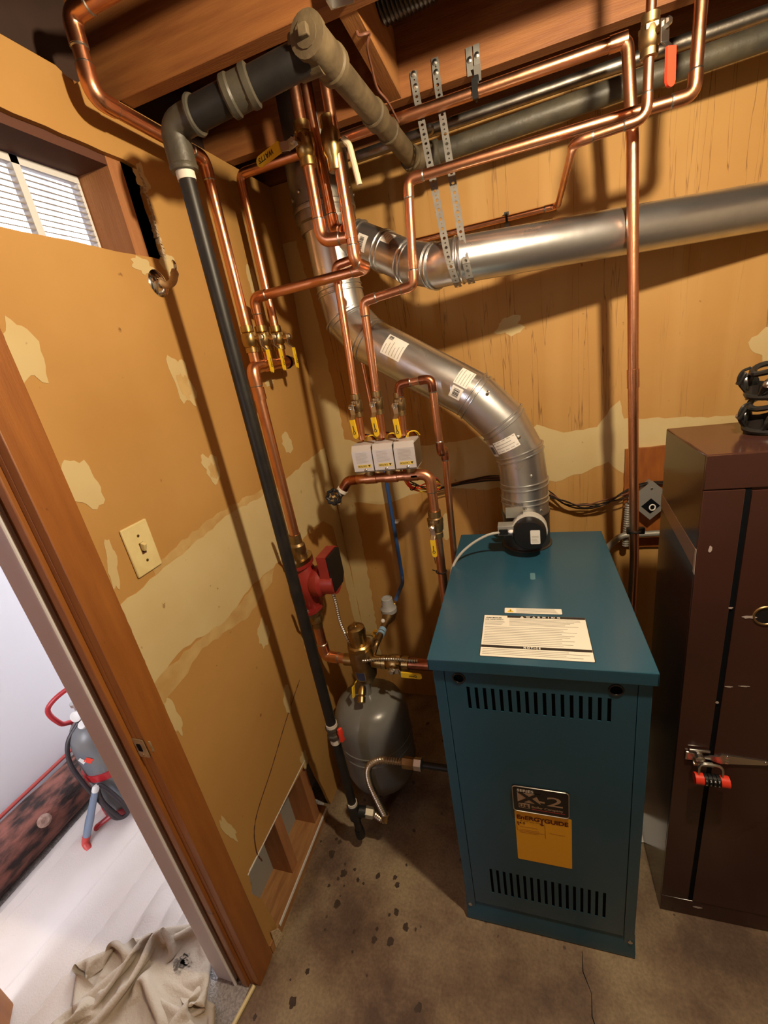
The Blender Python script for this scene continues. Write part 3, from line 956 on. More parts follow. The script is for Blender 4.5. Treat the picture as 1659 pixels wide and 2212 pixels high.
mesh_obj('scale_lines', MB().box((x0 + 0.0015, yy - 0.0003, 0.447), (x0 + 0.0021, yy, 0.486)).box((x0 + 0.071, yy - 0.0003, 0.431), (x0 + 0.0718, yy, 0.480)).box((x0 + 0.002, yy - 0.0003, 0.4465), (x0 + 0.071, yy, 0.4469)), ORANGEFLAME, en, smooth=0)
mesh_obj('small_print', rows((x0 + 0.008, yy, 0.437), X, Z, 0.055, 0.034, 3, 0.0007, 3), mat('brown_print', (0.36, 0.16, 0.01), 0.5), en, smooth=0)
mesh_obj('small_print', rows((x0 + 0.082, yy, 0.452), X, Z, 0.045, 0.008, 1, 0.0007, 3), MATS['brown_print'], en, smooth=0)
# labels on the lid, and a painted highlight
def lid_rect(x0, y0, x1, y1, m, name, parent=bo, z=1.0, t=0.0006, r=0.003):
    return mesh_obj(name, MB().prism(rrect(x1 - x0, y1 - y0, r), ((x0 + x1) / 2, (y0 + y1) / 2, z), X, Y, t), m, parent, smooth=0)
cl = lid_rect(0.744, -0.697, 0.884, -0.673, OFFWHITE, 'caution_label')
mesh_obj('border', MB().sweep([V((0.814 + p[0], -0.685 + p[1], 1.0005)) for p in rrect(0.140, 0.024, 0.003)], 0.0006, 4, closed=True), INK, cl)
mesh_obj('warning_triangle', MB().prism([(0.751, -0.692), (0.767, -0.692), (0.759, -0.678)], (0, 0, 1.0006), X, Y, 0.0003), YELLOW, cl, smooth=0)
text_part('!', 0.011, (0.7575, -0.6905, 1.0009), X, Y, INK, cl, bold=0.0002)
mesh_obj('small_print', rows((0.774, -0.694, 1.0006), X, Y, 0.102, 0.018, 4, 0.0012, 5), INKGREY, cl, smooth=0)
wlb = lid_rect(0.694, -0.866, 0.934, -0.708, OFFWHITE, 'warning_label')
mesh_obj('border', MB().sweep([V((0.814 + p[0], -0.787 + p[1], 1.0005)) for p in rrect(0.240, 0.158, 0.003)], 0.0008, 4, closed=True), INK, wlb)
mesh_obj('black_bar', MB().box((0.752, -0.7165, 1.0006), (0.933, -0.7085, 1.0009)), INK, wlb, smooth=0)
mesh_obj('black_bar', MB().box((0.695, -0.835, 1.0006), (0.933, -0.8265, 1.0009)), INK, wlb, smooth=0)
text_part('W  A  R  N  I  N  G', 0.0085, (0.797, -0.7155, 1.0009), X, Y, OFFWHITE, wlb, bold=0.0003, sx=1.15)
mesh_obj('warning_triangle', MB().prism([(0.783, -0.7158), (0.792, -0.7158), (0.7875, -0.7095)], (0, 0, 1.0009), X, Y, 0.0002), OFFWHITE, wlb, smooth=0)
text_part('N O T I C E', 0.0085, (0.790, -0.8338, 1.0009), X, Y, OFFWHITE, wlb, bold=0.0004, sx=0.85)
text_part('GAS BOILER', 0.0065, (0.700, -0.7215, 1.0006), X, Y, INK, wlb, bold=0.0002, sx=1.1)
text_part('FOR YOUR SAFETY', 0.0048, (0.698, -0.7285, 1.0006), X, Y, INK, wlb, bold=0.0001, sx=1.1)
mesh_obj('small_print', rows((0.757, -0.750, 1.0006), X, Y, 0.172, 0.030, 6, 0.0011, 6), INKGREY, wlb, smooth=0)
mesh_obj('small_print', rows((0.698, -0.750, 1.0006), X, Y, 0.05, 0.018, 4, 0.0009, 6), INKGREY, wlb, smooth=0)
mesh_obj('small_print', rows((0.699, -0.824, 1.0006), X, Y, 0.230, 0.070, 11, 0.0012, 7), INKGREY, wlb, smooth=0)
mesh_obj('small_print', rows((0.699, -0.860, 1.0006), X, Y, 0.230, 0.022, 4, 0.0012, 8), INKGREY, wlb, smooth=0)
lid_rect(0.812, -0.528, 0.826, -0.490, mat('lid_glint_teal', (0.10, 0.22, 0.27), 0.3), 'lid_glint', r=0.004)  # paler patch that paints a smeared highlight on the lid

# ------------------------------------------------------------------ flue
FY = -0.28
fl = thing('flue_pipe', 'galvanised flue pipe climbing from the boiler through an adjustable elbow and wye to the ceiling', 'flue', (0.807, FY, 1.0))
FR = 0.0725
P = [V((0.807, FY, z)) for z in (1.11, 1.165, 1.215)] + [V((0.797, FY, 1.315)), V((0.752, FY, 1.415)), V((0.672, FY, 1.505))]
D0, D1 = P[-1], V((0.340, -0.213, 1.718))
P2 = [V((0.277, -0.198, 1.795)), V((0.264, -0.195, 1.88))]
chain = P + [D1] + P2 + [V((0.256, -0.19, 2.07))]
SX, SY = 0.254, -0.178
def mitred(a, b, pa, nb, r, seg=32):
    """pipe piece between a and b whose ends are cut on the mitre planes towards pa and nb"""
    d = (b - a).normalized()
    u, v, w = basis(d, Y)
    na = (d + (a - pa).normalized()).normalized() if pa is not None else d
    nn = (d + (nb - b).normalized()).normalized() if nb is not None else d
    vs, fs = [], []
    for (c, n_) in ((a, na), (b, nn)):
        for k in range(seg):
            t = 2 * PI * k / seg
            q = a + (u * math.cos(t) + v * math.sin(t)) * r
            s = (c - q).dot(n_) / d.dot(n_)
            vs.append(q + d * s)
    for k in range(seg):
        k2 = (k + 1) % seg
        fs.append([k, k2, seg + k2, seg + k])
    return vs, fs, na, nn
def ducted(root, chain, r, names, m=GALV, beads=True):
    for i in range(len(chain) - 1):
        a, b = chain[i], chain[i + 1]
        vs, fs, na, nn = mitred(a, b, chain[i - 1] if i else None, chain[i + 2] if i + 2 < len(chain) else None, r)
        o = mesh_obj(names[i], MB().add(vs, fs), m, root)
        if beads and i + 2 < len(chain):
            seg = len(vs) // 2
            ring = vs[seg:]
            for off in (-0.008, 0.008):
                dd = (b - a).normalized() * off
                mesh_obj('bead', MB().sweep([q + dd + (q - b).normalized() * 0.001 for q in ring], 0.0028, 6, closed=True), m, o)
ducted(fl, chain, FR, ['collar', 'collar', 'elbow_gore', 'elbow_gore', 'elbow_gore', 'straight_pipe', 'elbow_gore', 'elbow_gore', 'wye_body'])
mesh_obj('vent_stack', MB().lathe([(FR, 2.05), (FR + 0.012, 2.052), (FR + 0.014, 2.075), (0.094, 2.08), (0.094, 2.11)], (SX, SY, 0), Z, 32), GALV_OLD, fl)
mesh_obj('vent_stack', MB().lathe([(0.097, 2.105), (0.098, 2.108), (0.098, 2.118), (0.096, 2.12), (0.096, 2.515)], (SX, SY, 0), Z, 32), GALV_OLD, fl)
for k in range(7):
    a = -2.4 + 0.45 * k
    mesh_obj('screw', MB().lathe([(0.005, 0), (0.005, 0.003), (0, 0.005)], (SX + 0.096 * math.cos(a), SY + 0.096 * math.sin(a), 2.14 + 0.01 * (k % 2)), (math.cos(a), math.sin(a), 0), 8), STEEL, fl)
for (q, dd) in (((0.855, FY - 0.055, 1.135), (0.65, -0.76, 0)), ((0.807, FY - 0.073, 1.15), (0, -1, 0)), ((0.83, FY - 0.068, 1.255), (0.3, -0.9, 0)), ((0.80, FY - 0.07, 1.38), (0.35, -0.8, 0.4)), ((0.72, FY - 0.07, 1.52), (0, -0.9, 0.4)), ((0.203, -0.225, 1.90), (-0.9, -0.4, 0)), ((0.60, -0.335, 1.53), (0, -1, 0))):
    mesh_obj('screw', MB().lathe([(0.0045, -0.004), (0.0045, 0.002), (0, 0.004)], q, dd, 8), STEEL, fl)
# stickers on the diagonal pipe
ax = (D1 - D0).normalized()
upv = V((0, -1, 0.0))
def sticker(base, axis, r, a0, a1, l0, l1, barcode=None, lines=None, parent=fl):
    s = mesh_obj('sticker', MB().cylpatch(base, axis, r + 0.0006, upv, a0, a1, l0, l1), STICKER, parent)
    if barcode:
        b0, b1, c0, c1 = barcode
        mb = MB(); rr = random.Random(3)
        t = b0
        while t < b1:
            w = rr.choice((0.012, 0.02, 0.035))
            mb.cylpatch(base, axis, r + 0.0010, upv, t, min(t + w, b1), c0, c1, 1)
            t += w + rr.choice((0.015, 0.025))
        mesh_obj('barcode', mb, INK, s, smooth=0)
    if lines:
        mb = MB()
        a_, b_, c_, d_, k_ = lines
        for q in range(k_):
            l = c_ + (d_ - c_) * q / max(1, k_ - 1)
            mb.cylpatch(base, axis, r + 0.0010, upv, a_, b_ - 0.1 * (q % 3), l, l + 0.0022, 4)
        mesh_obj('small_print', mb, INKGREY, s, smooth=0)
    return s
u_, v_, w_ = basis(ax, upv)
sgn = 1 if v_.z > 0 else -1     # +angle turns upwards when sgn is 1
def rng2(a, b):
    return (min(sgn * a, sgn * b), max(sgn * a, sgn * b))
LD = (D1 - D0).length
sticker(D0, ax, FR, *rng2(-0.05, 0.85), LD - 0.155, LD - 0.085, barcode=(*rng2(0.62, 0.8), LD - 0.105, LD - 0.09), lines=(*rng2(0.02, 0.6), LD - 0.148, LD - 0.094, 6))
sticker(D0, ax, FR, *rng2(0.25, 1.05), 0.016, 0.062, lines=(*rng2(0.3, 1.0), 0.02, 0.056, 5))
sticker(D0, ax, FR, *rng2(-0.30, 0.18), 0.022, 0.058, barcode=(*rng2(-0.22, 0.10), 0.03, 0.05))
ax4 = (P[4] - P[3]).normalized()
sticker(P[3], ax4, FR, *rng2(-0.75, 0.30), 0.035, 0.075, lines=(*rng2(-0.7, 0.25), 0.04, 0.07, 4))
sticker(P[3], ax4, FR, *rng2(-1.15, -0.80), 0.030, 0.072, barcode=(*rng2(-1.10, -0.85), 0.038, 0.064))

# branch duct to the right
br = thing('branch_duct', 'long galvanised vent duct running along the back wall into the flue wye', 'duct', (1.0, -0.27, 1.87))
bc = [V((0.285, -0.197, 2.03)), V((0.356, -0.200, 2.003)), V((0.437, -0.222, 1.956)), V((0.518, -0.262, 1.905)), V((0.600, -0.318, 1.873)), V((0.672, -0.352, 1.869)), V((1.62, -0.066, 1.866))]
BR = 0.0555
ducted(br, bc, BR, ['takeoff', 'elbow_gore', 'elbow_gore', 'elbow_gore', 'elbow_gore', 'straight_pipe'])
sticker(bc[1], (bc[2] - bc[1]).normalized(), BR + 0.0005, -0.35, 0.45, 0.028, 0.062, barcode=(-0.22, 0.32, 0.038, 0.052), parent=br)
sticker(bc[2], (bc[3] - bc[2]).normalized(), BR + 0.0005, -1.0, -0.35, 0.012, 0.05, lines=(-0.9, -0.45, 0.018, 0.044, 4), parent=br)

# vent damper on the boiler outlet
vd = thing('vent_damper', 'black motorised vent damper on the boiler lid under the flue', 'vent damper', (0.807, FY, 1.0))
mesh_obj('collar', MB().lathe([(FR + 0.008, 1.0), (FR + 0.008, 1.004), (FR + 0.002, 1.006), (FR + 0.002, 1.112), (FR + 0.004, 1.114), (FR + 0.004, 1.118)], (0.807, FY, 0), Z, 36), mat('dark_steel', (0.10, 0.095, 0.09), 0.34, 0.8), vd)
mo = V((0.816, FY - 0.072, 1.088))
mesh_obj('mounting_ring', MB().lathe([(0.052, 0.0), (0.054, 0.002), (0.054, 0.030), (0.050, 0.032)], mo, -Y, 32), mat('pale_ring', (0.48, 0.46, 0.42), 0.4), vd)
dm = mesh_obj('motor_cover', MB().lathe([(0.0495, 0.030), (0.0495, 0.060), (0.045, 0.067), (0.0, 0.068)], mo, -Y, 32), BLACK, vd)
mesh_obj('bracket', MB().box((0.748, -0.372, 1.13), (0.80, -0.366, 1.165)), STEEL, vd)
lab = mesh_obj('label', MB().prism(rrect(0.028, 0.046, 0.003), mo + V((0.016, -0.0684, -0.004)), X, Z, 0.0005), STICKER, dm, smooth=0)
mesh_obj('small_print', rows(mo + V((0.006, -0.0690, -0.022)), X, Z, 0.02, 0.024, 5, 0.0008, 2), INKGREY, lab, smooth=0)
bxm = mesh_obj('connector_box', MB().box((0.722, -0.40, 1.082), (0.770, -0.362, 1.114), 0.002), GREYBOX, vd)
mesh_obj('plug', MB().box((0.726, -0.404, 1.086), (0.752, -0.398, 1.104), 0.001), BLACK, bxm)
mesh_obj('plug', MB().sphere((0.762, -0.402, 1.096), 0.007, 1.4, 1, 0.9), WHITE, bxm)
solo('damper_cable', MB().sweep(catmull([(0.728, -0.400, 1.094), (0.69, -0.405, 1.088), (0.64, -0.412, 1.062), (0.597, -0.43, 1.028), (0.572, -0.45, 0.985), (0.563, -0.47, 0.92), (0.560, -0.5, 0.80), (0.562, -0.5, 0.66)], 8), 0.0042, 8), mat('grey_cable', (0.42, 0.40, 0.36), 0.5),
     'grey cable curving from the vent damper over the left edge of the boiler', 'cable')

# ------------------------------------------------------------------ valves and copper
def lever(t, base, stem, hdir, L, m, name='handle', w=0.017, plate=STEEL, drop=0.012):
    """ball valve lever: steel plate that steps out and carries a vinyl grip"""
    stem, hdir = V(stem).normalized(), V(hdir).normalized()
    side = stem.cross(hdir)
    base = V(base)
    h = mesh_obj(name, MB().obox(base + hdir * 0.008, hdir, side, stem, (0.032, w * 0.95, 0.0025), 0.0006)
                 .obox(base + hdir * 0.030 + stem * drop * 0.5, hdir + stem * 0.9, side, stem - hdir * 0.9, (0.022, w * 0.85, 0.0025), 0.0006), plate, t)
    g0 = base + hdir * 0.036 + stem * drop
    poly = [(0, -w / 2), (L - w / 2, -w / 2)] + [(L - w / 2 + w / 2 * math.sin(a), -w / 2 * math.cos(a)) for a in [PI * k / 6 for k in range(1, 6)]] + [(L - w / 2, w / 2), (0, w / 2)]
    g = mesh_obj('grip', MB().prism(poly, g0 - stem * 0.002, hdir, side, 0.005), m, h)
    return h, g0, side

def ball_valve(name, label, c, axis, stem, hdir, r, m, L=0.062, group=None, mark=True, body=None, Lb=None, drop=0.012, w=0.017, cat='valve'):
    body = body or BRASS
    c = V(c)
    axis, stem, hdir = V(axis).normalized(), V(stem).normalized(), V(hdir).normalized()
    Lb = Lb or r * 5.2
    h = Lb / 2
    t = thing(name, label, cat, c, group)
    mesh_obj('body', MB().lathe([(r * 1.05, -h), (r * 1.28, -h + 0.001), (r * 1.28, -h * 0.62), (r * 1.12, -h * 0.58), (r * 1.45, -h * 0.42), (r * 1.55, -h * 0.1), (r * 1.55, h * 0.15),
                                 (r * 1.42, h * 0.4), (r * 1.12, h * 0.5), (r * 1.28, h * 0.55), (r * 1.28, h - 0.001), (r * 1.05, h)], c, axis, 18), body, t)
    mesh_obj('hex_collar', MB().lathe([(r * 1.62, h * 0.18), (r * 1.62, h * 0.42)], c, axis, 6), body, t)
    st = r * 1.5
    mesh_obj('stem', MB().lathe([(r * 0.55, st * 0.8), (r * 0.55, st + 0.012), (r * 0.32, st + 0.013), (r * 0.32, st + 0.020)], c, stem, 10), body, t)
    nut = mesh_obj('stem_nut', MB().lathe([(r * 0.62, st + 0.014), (r * 0.62, st + 0.021), (r * 0.4, st + 0.024)], c, stem, 6), STEEL, t)
    hd, g0, side = lever(t, c + stem * (st + 0.013), stem, hdir, L, m, drop=drop, w=w)
    if mark:
        gm = MB().torus(g0 + hdir * L * 0.68 + stem * 0.0034, stem, 0.0042, 0.0009, 12, 4).obox(g0 + hdir * (L * 0.68 - 0.013) + stem * 0.0034, hdir, side, stem, (0.018, 0.0022, 0.0008))
        mesh_obj('printed_mark', gm, INK, hd)
    return t

# run A: heating return down the left wall
run('copper_pipe', 'copper pipe dropping from the ceiling and running along the top of the left wall', [(2.6, -0.79, 2.337), (0.06, -0.79, 2.337), (0.06, -0.795, 2.215), (0.06, -0.470, 2.212), (0.06, -0.468, 1.80)], 0.0145)
# run D
VALVES_L = [(-0.468, 'leftmost'), (-0.392, 'middle'), (-0.302, 'rightmost')]
run('copper_pipe', 'copper pipe crossing in front of the flue to the middle valve on the left wall', [(0.407, -0.44, 2.50), (0.411, -0.44, 1.905), (0.432, -0.398, 1.893), (0.064, -0.398, 1.886), (0.06, -0.392, 1.80)], 0.0135, em=COPPER, couplings=[((0.410, -0.44, 1.96), (0.410, -0.44, 2.03))])
# run E
run('copper_pipe', 'copper pipe crossing the ceiling and dropping straight down beside the brown cabinet', [(0.06, -0.302, 1.80), (0.058, -0.300, 2.222), (1.066, -0.298, 2.226), (1.083, -0.298, 2.04), (1.104, -0.298, 1.50), (1.128, -0.298, 0.95), (1.128, -0.298, 0.35)], 0.0135, elbows=False,
    couplings=[((1.1030, -0.298, 1.525), (1.1055, -0.298, 1.475)), ((1.030, -0.298, 2.2259), (1.066, -0.298, 2.226))])
run('copper_manifold', 'copper manifold joining the three valves on the left wall and dropping to the pump', [(0.06, -0.245, 1.695), (0.06, -0.492, 1.695), (0.06, -0.490, 1.12)], 0.0165, em=COPPER, cat='pipe manifold',
    couplings=[((0.06, y - 0.02, 1.695), (0.06, y + 0.02, 1.695)) for y in (-0.392, -0.302)] + [((0.06, -0.49, 1.60), (0.06, -0.49, 1.635))])
for k, (y, w) in enumerate(VALVES_L):
    solo('copper_stub', MB().cyl((0.06, y, 1.695), (0.06, y, 1.745), 0.0145), COPPER, f'short copper stub under the {w} of the three valves on the left wall', 'pipe', 'stubs on the left manifold')
    ball_valve('ball_valve', f'brass ball valve with hanging yellow lever, {w} of three on the left wall manifold', (0.06, y, 1.772), Z, V((1, 0.12, 0)), -Z, 0.0145, YELLOW, L=0.066, group='valves on the left wall', Lb=0.075)
solo('cable_tie', MB().torus((0.06, -0.272, 1.695), Y, 0.0185, 0.0035, 20, 6), BLACK, 'black band around the end of the copper manifold on the left wall', 'cable tie')

# ceiling valves V1, V2 and the pipes near them
run('copper_pipe', 'copper pipe from the yellow-handled ceiling valve bending right into a tee', [(0.331, -0.44, 2.50), (0.330, -0.44, 1.972), (0.40, -0.44, 1.966)], 0.0145, bend=0.028)
ball_valve('ball_valve', 'brass ball valve with long yellow lever pointing left below the ceiling', (0.331, -0.44, 2.180), Z, V((-0.3, -1, 0)), V((-1, 0.3, -0.10)), 0.016, YELLOW, L=0.085, mark=False, Lb=0.092, drop=0.016, w=0.024)
vh = [o for o in COL.objects if o.name.startswith('grip')][-1]
st_ = V((-0.3, -1, 0)).normalized(); hd_ = V((-1, 0.3, -0.10)).normalized(); sd_ = st_.cross(hd_)
g_o = V((0.331, -0.44, 2.180)) + st_ * (0.016 * 1.5 + 0.013 + 0.016 + 0.0036) + hd_ * 0.036
text_part('WATTS', 0.016, g_o + hd_ * 0.022 + Z * 0.006, hd_, V((0, 0, -1)), INK, vh.parent, bold=0.0004, lift=0.0)
t2 = thing('ball_valve', 'brass ball valve with white lever hanging to its right below the ceiling', 'valve', (0.402, -0.44, 2.15))
mesh_obj('body', MB().lathe([(0.0165, 0.055), (0.019, 0.053), (0.019, 0.03), (0.024, 0.02), (0.024, -0.02), (0.019, -0.03), (0.0185, -0.055), (0.016, -0.057)], (0.400, -0.44, 2.165), Z, 18), BRASS, t2)
mesh_obj('stem', MB().lathe([(0.009, 0.018), (0.009, 0.034), (0.005, 0.042)], (0.400, -0.44, 2.160), X, 10), BRASS_DULL, t2)
mesh_obj('handle', MB().sweep(fillet([(0.430, -0.442, 2.166), (0.445, -0.444, 2.150), (0.456, -0.446, 2.065)], 0.02)[0], [0.0075] * 9 + [0.005], 10), mat('cream_vinyl', (0.66, 0.58, 0.40), 0.5), t2)
run('copper_pipe', 'dark copper pipe half hidden behind the ceiling valves', [(0.333, -0.395, 2.50), (0.354, -0.395, 1.995), (0.392, -0.43, 1.985)], 0.0135)

# heating zones
run('copper_pipe', 'copper riser of the left zone valve bending right under the flue wye', [(0.328, -0.40, 1.43), (0.330, -0.374, 1.921), (0.398, -0.372, 1.927), (0.388, -0.385, 2.50)], 0.0112, em=COPPER)
run('copper_pipe', 'copper riser of the middle zone valve stepping up and across to the ceiling', [(0.396, -0.40, 1.43), (0.404, -0.40, 1.815), (0.551, -0.40, 1.827), (0.568, -0.40, 2.061), (1.172, -0.40, 2.061), (1.174, -0.40, 2.50)], 0.0118)
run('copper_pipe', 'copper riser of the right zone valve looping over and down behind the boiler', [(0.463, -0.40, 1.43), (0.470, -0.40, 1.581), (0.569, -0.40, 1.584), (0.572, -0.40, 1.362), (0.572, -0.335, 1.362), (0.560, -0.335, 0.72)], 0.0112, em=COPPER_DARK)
run('copper_manifold', 'copper manifold under the three zone valves with an elbow down to the boiler', [(0.262, -0.40, 1.300), (0.530, -0.40, 1.302), (0.527, -0.40, 0.72), (0.59, -0.40, 0.72)], 0.0155, em=COPPER, cat='pipe manifold', bend=0.034,
    couplings=[((x - 0.02, -0.40, 1.3005), (x + 0.02, -0.40, 1.3005)) for x in (0.335, 0.405, 0.472)])
ZX = [(0.336, 0.330, 'left'), (0.404, 0.398, 'middle'), (0.472, 0.465, 'right')]
for k, (x, xr, w) in enumerate(ZX):
    ball_valve('ball_valve', f'brass ball valve with yellow lever above the {w} zone valve', (xr, -0.398, 1.528 + (0.008 if k < 2 else -0.004)), Z, V((-0.25, -1, 0)), V((0.06, 0, -1)), 0.0118, YELLOW, L=0.058, group='valves above the zone valves', body=BRASS_DULL, Lb=0.07, w=0.0165)
    zv = thing('zone_valve', f'boxy aluminium zone valve head, {w} of three above the copper manifold', 'zone valve', (x, -0.40, 1.30), 'zone valves')
    mesh_obj('valve_body', MB().lathe([(0.0135, 0), (0.017, 0.003), (0.017, 0.022), (0.014, 0.03), (0.014, 0.045)], (x, -0.40, 1.312), Z, 16), BRASS_DULL, zv)
    hw, zl, zh, yf = 0.0315, 1.334, 1.420, -0.450
    poly = [(-0.062, 0), (0.040, 0.0), (0.050, 0.010), (0.050, 0.078), (0.042, 0.086), (-0.020, 0.086), (-0.062, 0.05)]
    poly = [(0.0, 0.006), (0.006, 0.0), (0.070, 0.0), (0.090, 0.02), (0.090, 0.066), (0.070, 0.086), (0.010, 0.086), (0.0, 0.070)]
    mesh_obj('housing', MB().prism(poly, (x + hw, yf, zl), Y, Z, -2 * hw), ALU, zv, smooth=20)
    cv = mesh_obj('cover', MB().obox((x, yf - 0.0008, zl + 0.038), X, Y, Z, (2 * hw + 0.001, 0.0014, 0.064), 0.0004), ALU, zv)
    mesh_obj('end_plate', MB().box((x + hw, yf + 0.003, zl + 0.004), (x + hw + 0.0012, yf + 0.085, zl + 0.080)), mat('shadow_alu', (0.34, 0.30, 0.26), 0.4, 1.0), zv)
    strip = mesh_obj('caution_strip', MB().obox((x + 0.004, yf - 0.0017, zl + 0.022), X, Z, Y, (0.044, 0.010, 0.0004)), mat('caution_yellow', (0.66, 0.50, 0.10), 0.45), cv, smooth=0)
    text_part('CAUTION', 0.0082, (x + 0.012, yf - 0.0019, zl + 0.0250), -X, -Z, INK, strip, bold=0.0001, sx=0.78)
    mesh_obj('warning_triangle', MB().prism([(x + 0.0155, zl + 0.0255), (x + 0.0245, zl + 0.0255), (x + 0.020, zl + 0.0185)], (0, yf - 0.0020, 0), X, Z, 0.0003), INK, strip, smooth=0)
    mesh_obj('small_print', rows((x - 0.020, yf - 0.0016, zl + 0.032), X, Z, 0.042, 0.034, 9, 0.0009, k + 3), INKGREY, cv, smooth=0)
    mesh_obj('screw', MB().lathe([(0.0048, 0), (0.0048, 0.001), (0.002, 0.003)], (x + 0.006, yf - 0.0016, zl + 0.010), -Y, 12), STEEL, cv)
    for q, (dx, mm) in enumerate(((0.014, YELLOW), (0.019, YELLOW), (0.004, REDV), (0.009, WIREBLK))):
        mesh_obj('wire', MB().sweep(catmull([(x + dx - 0.022, -0.38, zh - 0.006), (x + dx - 0.012, -0.385, zh + 0.012 + 0.003 * q), (x + dx + 0.006, -0.375, zh + 0.014), (x + dx + 0.014, -0.36, zh - 0.002)], 6), 0.0016, 6), mm, zv)

dv = thing('drain_valve', 'brass boiler drain with round black handwheel left of the zone manifold', 'valve', (0.20, -0.40, 1.25))
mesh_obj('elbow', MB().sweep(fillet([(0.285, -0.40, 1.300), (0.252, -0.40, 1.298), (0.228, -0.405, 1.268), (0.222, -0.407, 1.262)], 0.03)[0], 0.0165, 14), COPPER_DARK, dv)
mesh_obj('thread_tape', MB().cyl((0.231, -0.405, 1.272), (0.224, -0.407, 1.264), 0.0185), WHITETAPE, dv)
ad = V((-0.55, -0.42, -0.5)).normalized()
mesh_obj('body', MB().lathe([(0.014, 0), (0.016, 0.004), (0.015, 0.02), (0.010, 0.024), (0.007, 0.045)], (0.226, -0.406, 1.267), ad, 14), BRASS_DULL, dv)
mesh_obj('spout', MB().cyl((0.214, -0.412, 1.256), (0.214, -0.424, 1.225), 0.010), BRASS_DULL, dv)
hc = V((0.203, -0.428, 1.2540))
hn = V((0.12, -0.9, 0.30)).normalized()
hwheel = MB()
u1, v1, _ = basis(hn)
ringp = [hc + (u1 * math.cos(a) + v1 * math.sin(a)) * (0.0225 + 0.0022 * math.cos(8 * a)) for a in [2 * PI * k / 48 for k in range(48)]]
hwheel.sweep(ringp, 0.0052, 8, closed=True)
for k in range(4):
    a = PI * k / 2 + 0.4
    dd = u1 * math.cos(a) + v1 * math.sin(a)
    hwheel.obox(hc + dd * 0.012, dd, hn.cross(dd), hn, (0.020, 0.008, 0.005))
mesh_obj('handwheel', hwheel, BLACK, dv)
mesh_obj('hub_screw', MB().lathe([(0.0075, -0.006), (0.0075, 0.004), (0.004, 0.007)], hc, hn, 12), BRASS, dv)
ball_valve('ball_valve', 'large brass ball valve with yellow lever on the supply drop beside the boiler', (0.528, -0.40, 1.132), Z, V((-0.12, -1, 0)), V((0.02, 0, -1)), 0.0165, YELLOW, L=0.060, body=BRASS_DULL, Lb=0.095, w=0.0165)
solo('cable_tie', MB().torus((0.527, -0.40, 0.955), Z, 0.0175, 0.002, 20, 6).cyl((0.512, -0.40, 0.955), (0.495, -0.395, 0.958), 0.0015), BLACK, 'black cable tie round the supply drop by the boiler lid', 'cable tie')

# make-up water feed: thin pipe, blue tube
run('feed_pipe', 'thin copper feed pipe with a red-handled valve crossing to the back wall', [(1.054, -0.55, 2.50), (1.055, -0.55, 2.002), (0.932, -0.535, 2.0), (0.940, -0.030, 2.0), (0.228, -0.030, 2.0), (0.262, -0.030, 1.20)], 0.0085, bend=0.022, cat='pipe')
ball_valve('ball_valve', 'ball valve with bright red lever hanging under the ceiling joist', (1.0545, -0.55, 2.118), Z, V((0.55, -0.83, 0)), V((0.04, 0.02, -1)), 0.0115, REDV, L=0.056, mark=False, body=BRASS_DULL, Lb=0.06, w=0.019)
solo('blue_tube', MB().sweep(fillet([(0.262, -0.032, 1.22), (0.263, -0.032, 0.72), (0.265, -0.05, 0.695), (0.268, -0.20, 0.693)], 0.02)[0], 0.0085, 12), BLUEPIPE, 'blue plastic tube down the back wall to the pressure regulator', 'tube')
solo('pipe_clip', MB().obox((0.270, -0.018, 0.985), X, Y, Z, (0.030, 0.032, 0.010), 0.003), WHITETAPE, 'small pale clip holding the blue tube to the back wall', 'clip')

pr = thing('pressure_regulator', 'bronze pressure regulator with grey cap and orange tag behind the air separator', 'regulator', (0.268, -0.34, 0.69))
mesh_obj('union', MB().lathe([(0.011, 0), (0.017, 0.004), (0.017, 0.024), (0.012, 0.03), (0.012, 0.05)], (0.268, -0.205, 0.693), -Y, 8), BRASS, pr)
mesh_obj('body', MB().lathe([(0.016, 0), (0.026, 0.01), (0.028, 0.05), (0.020, 0.075), (0.013, 0.09), (0.013, 0.21)], (0.268, -0.25, 0.693), -Y, 16), BRASS_DULL, pr)
mesh_obj('cap', MB().lathe([(0.033, 0.018), (0.033, 0.034), (0.024, 0.046), (0.022, 0.078), (0.019, 0.080), (0.019, 0.074), (0.0, 0.074)], (0.268, -0.285, 0.69), Z, 20), mat('grey_cap', (0.34, 0.34, 0.34), 0.45), pr)
mesh_obj('knob', MB().sphere((0.262, -0.352, 0.708), 0.0085), PAPER, pr)
mesh_obj('blue_band', MB().cyl((0.268, -0.385, 0.693), (0.268, -0.402, 0.693), 0.0155), BLUEBAND, pr)
mesh_obj('blue_band', MB().cyl((0.268, -0.408, 0.693), (0.268, -0.418, 0.693), 0.0155), BLUEBAND, pr)
tg = mesh_obj('tag', MB().prism([(0, 0), (0.018, -0.01), (0.030, 0.004), (0.028, 0.032), (0.014, 0.038), (0.0, 0.022)], (0.232, -0.405, 0.672), X, Z, 0.0008), TAGORANGE, pr, smooth=0)
mesh_obj('small_print', rows((0.237, -0.4062, 0.685), X, Z, 0.014, 0.012, 3, 0.0012, 2), INK, tg, smooth=0)
mesh_obj('link', MB().sweep(fillet([(0.268, -0.44, 0.693), (0.268, -0.47, 0.69), (0.252, -0.485, 0.655)], 0.02)[0], 0.011, 12), BRASS_DULL, pr)

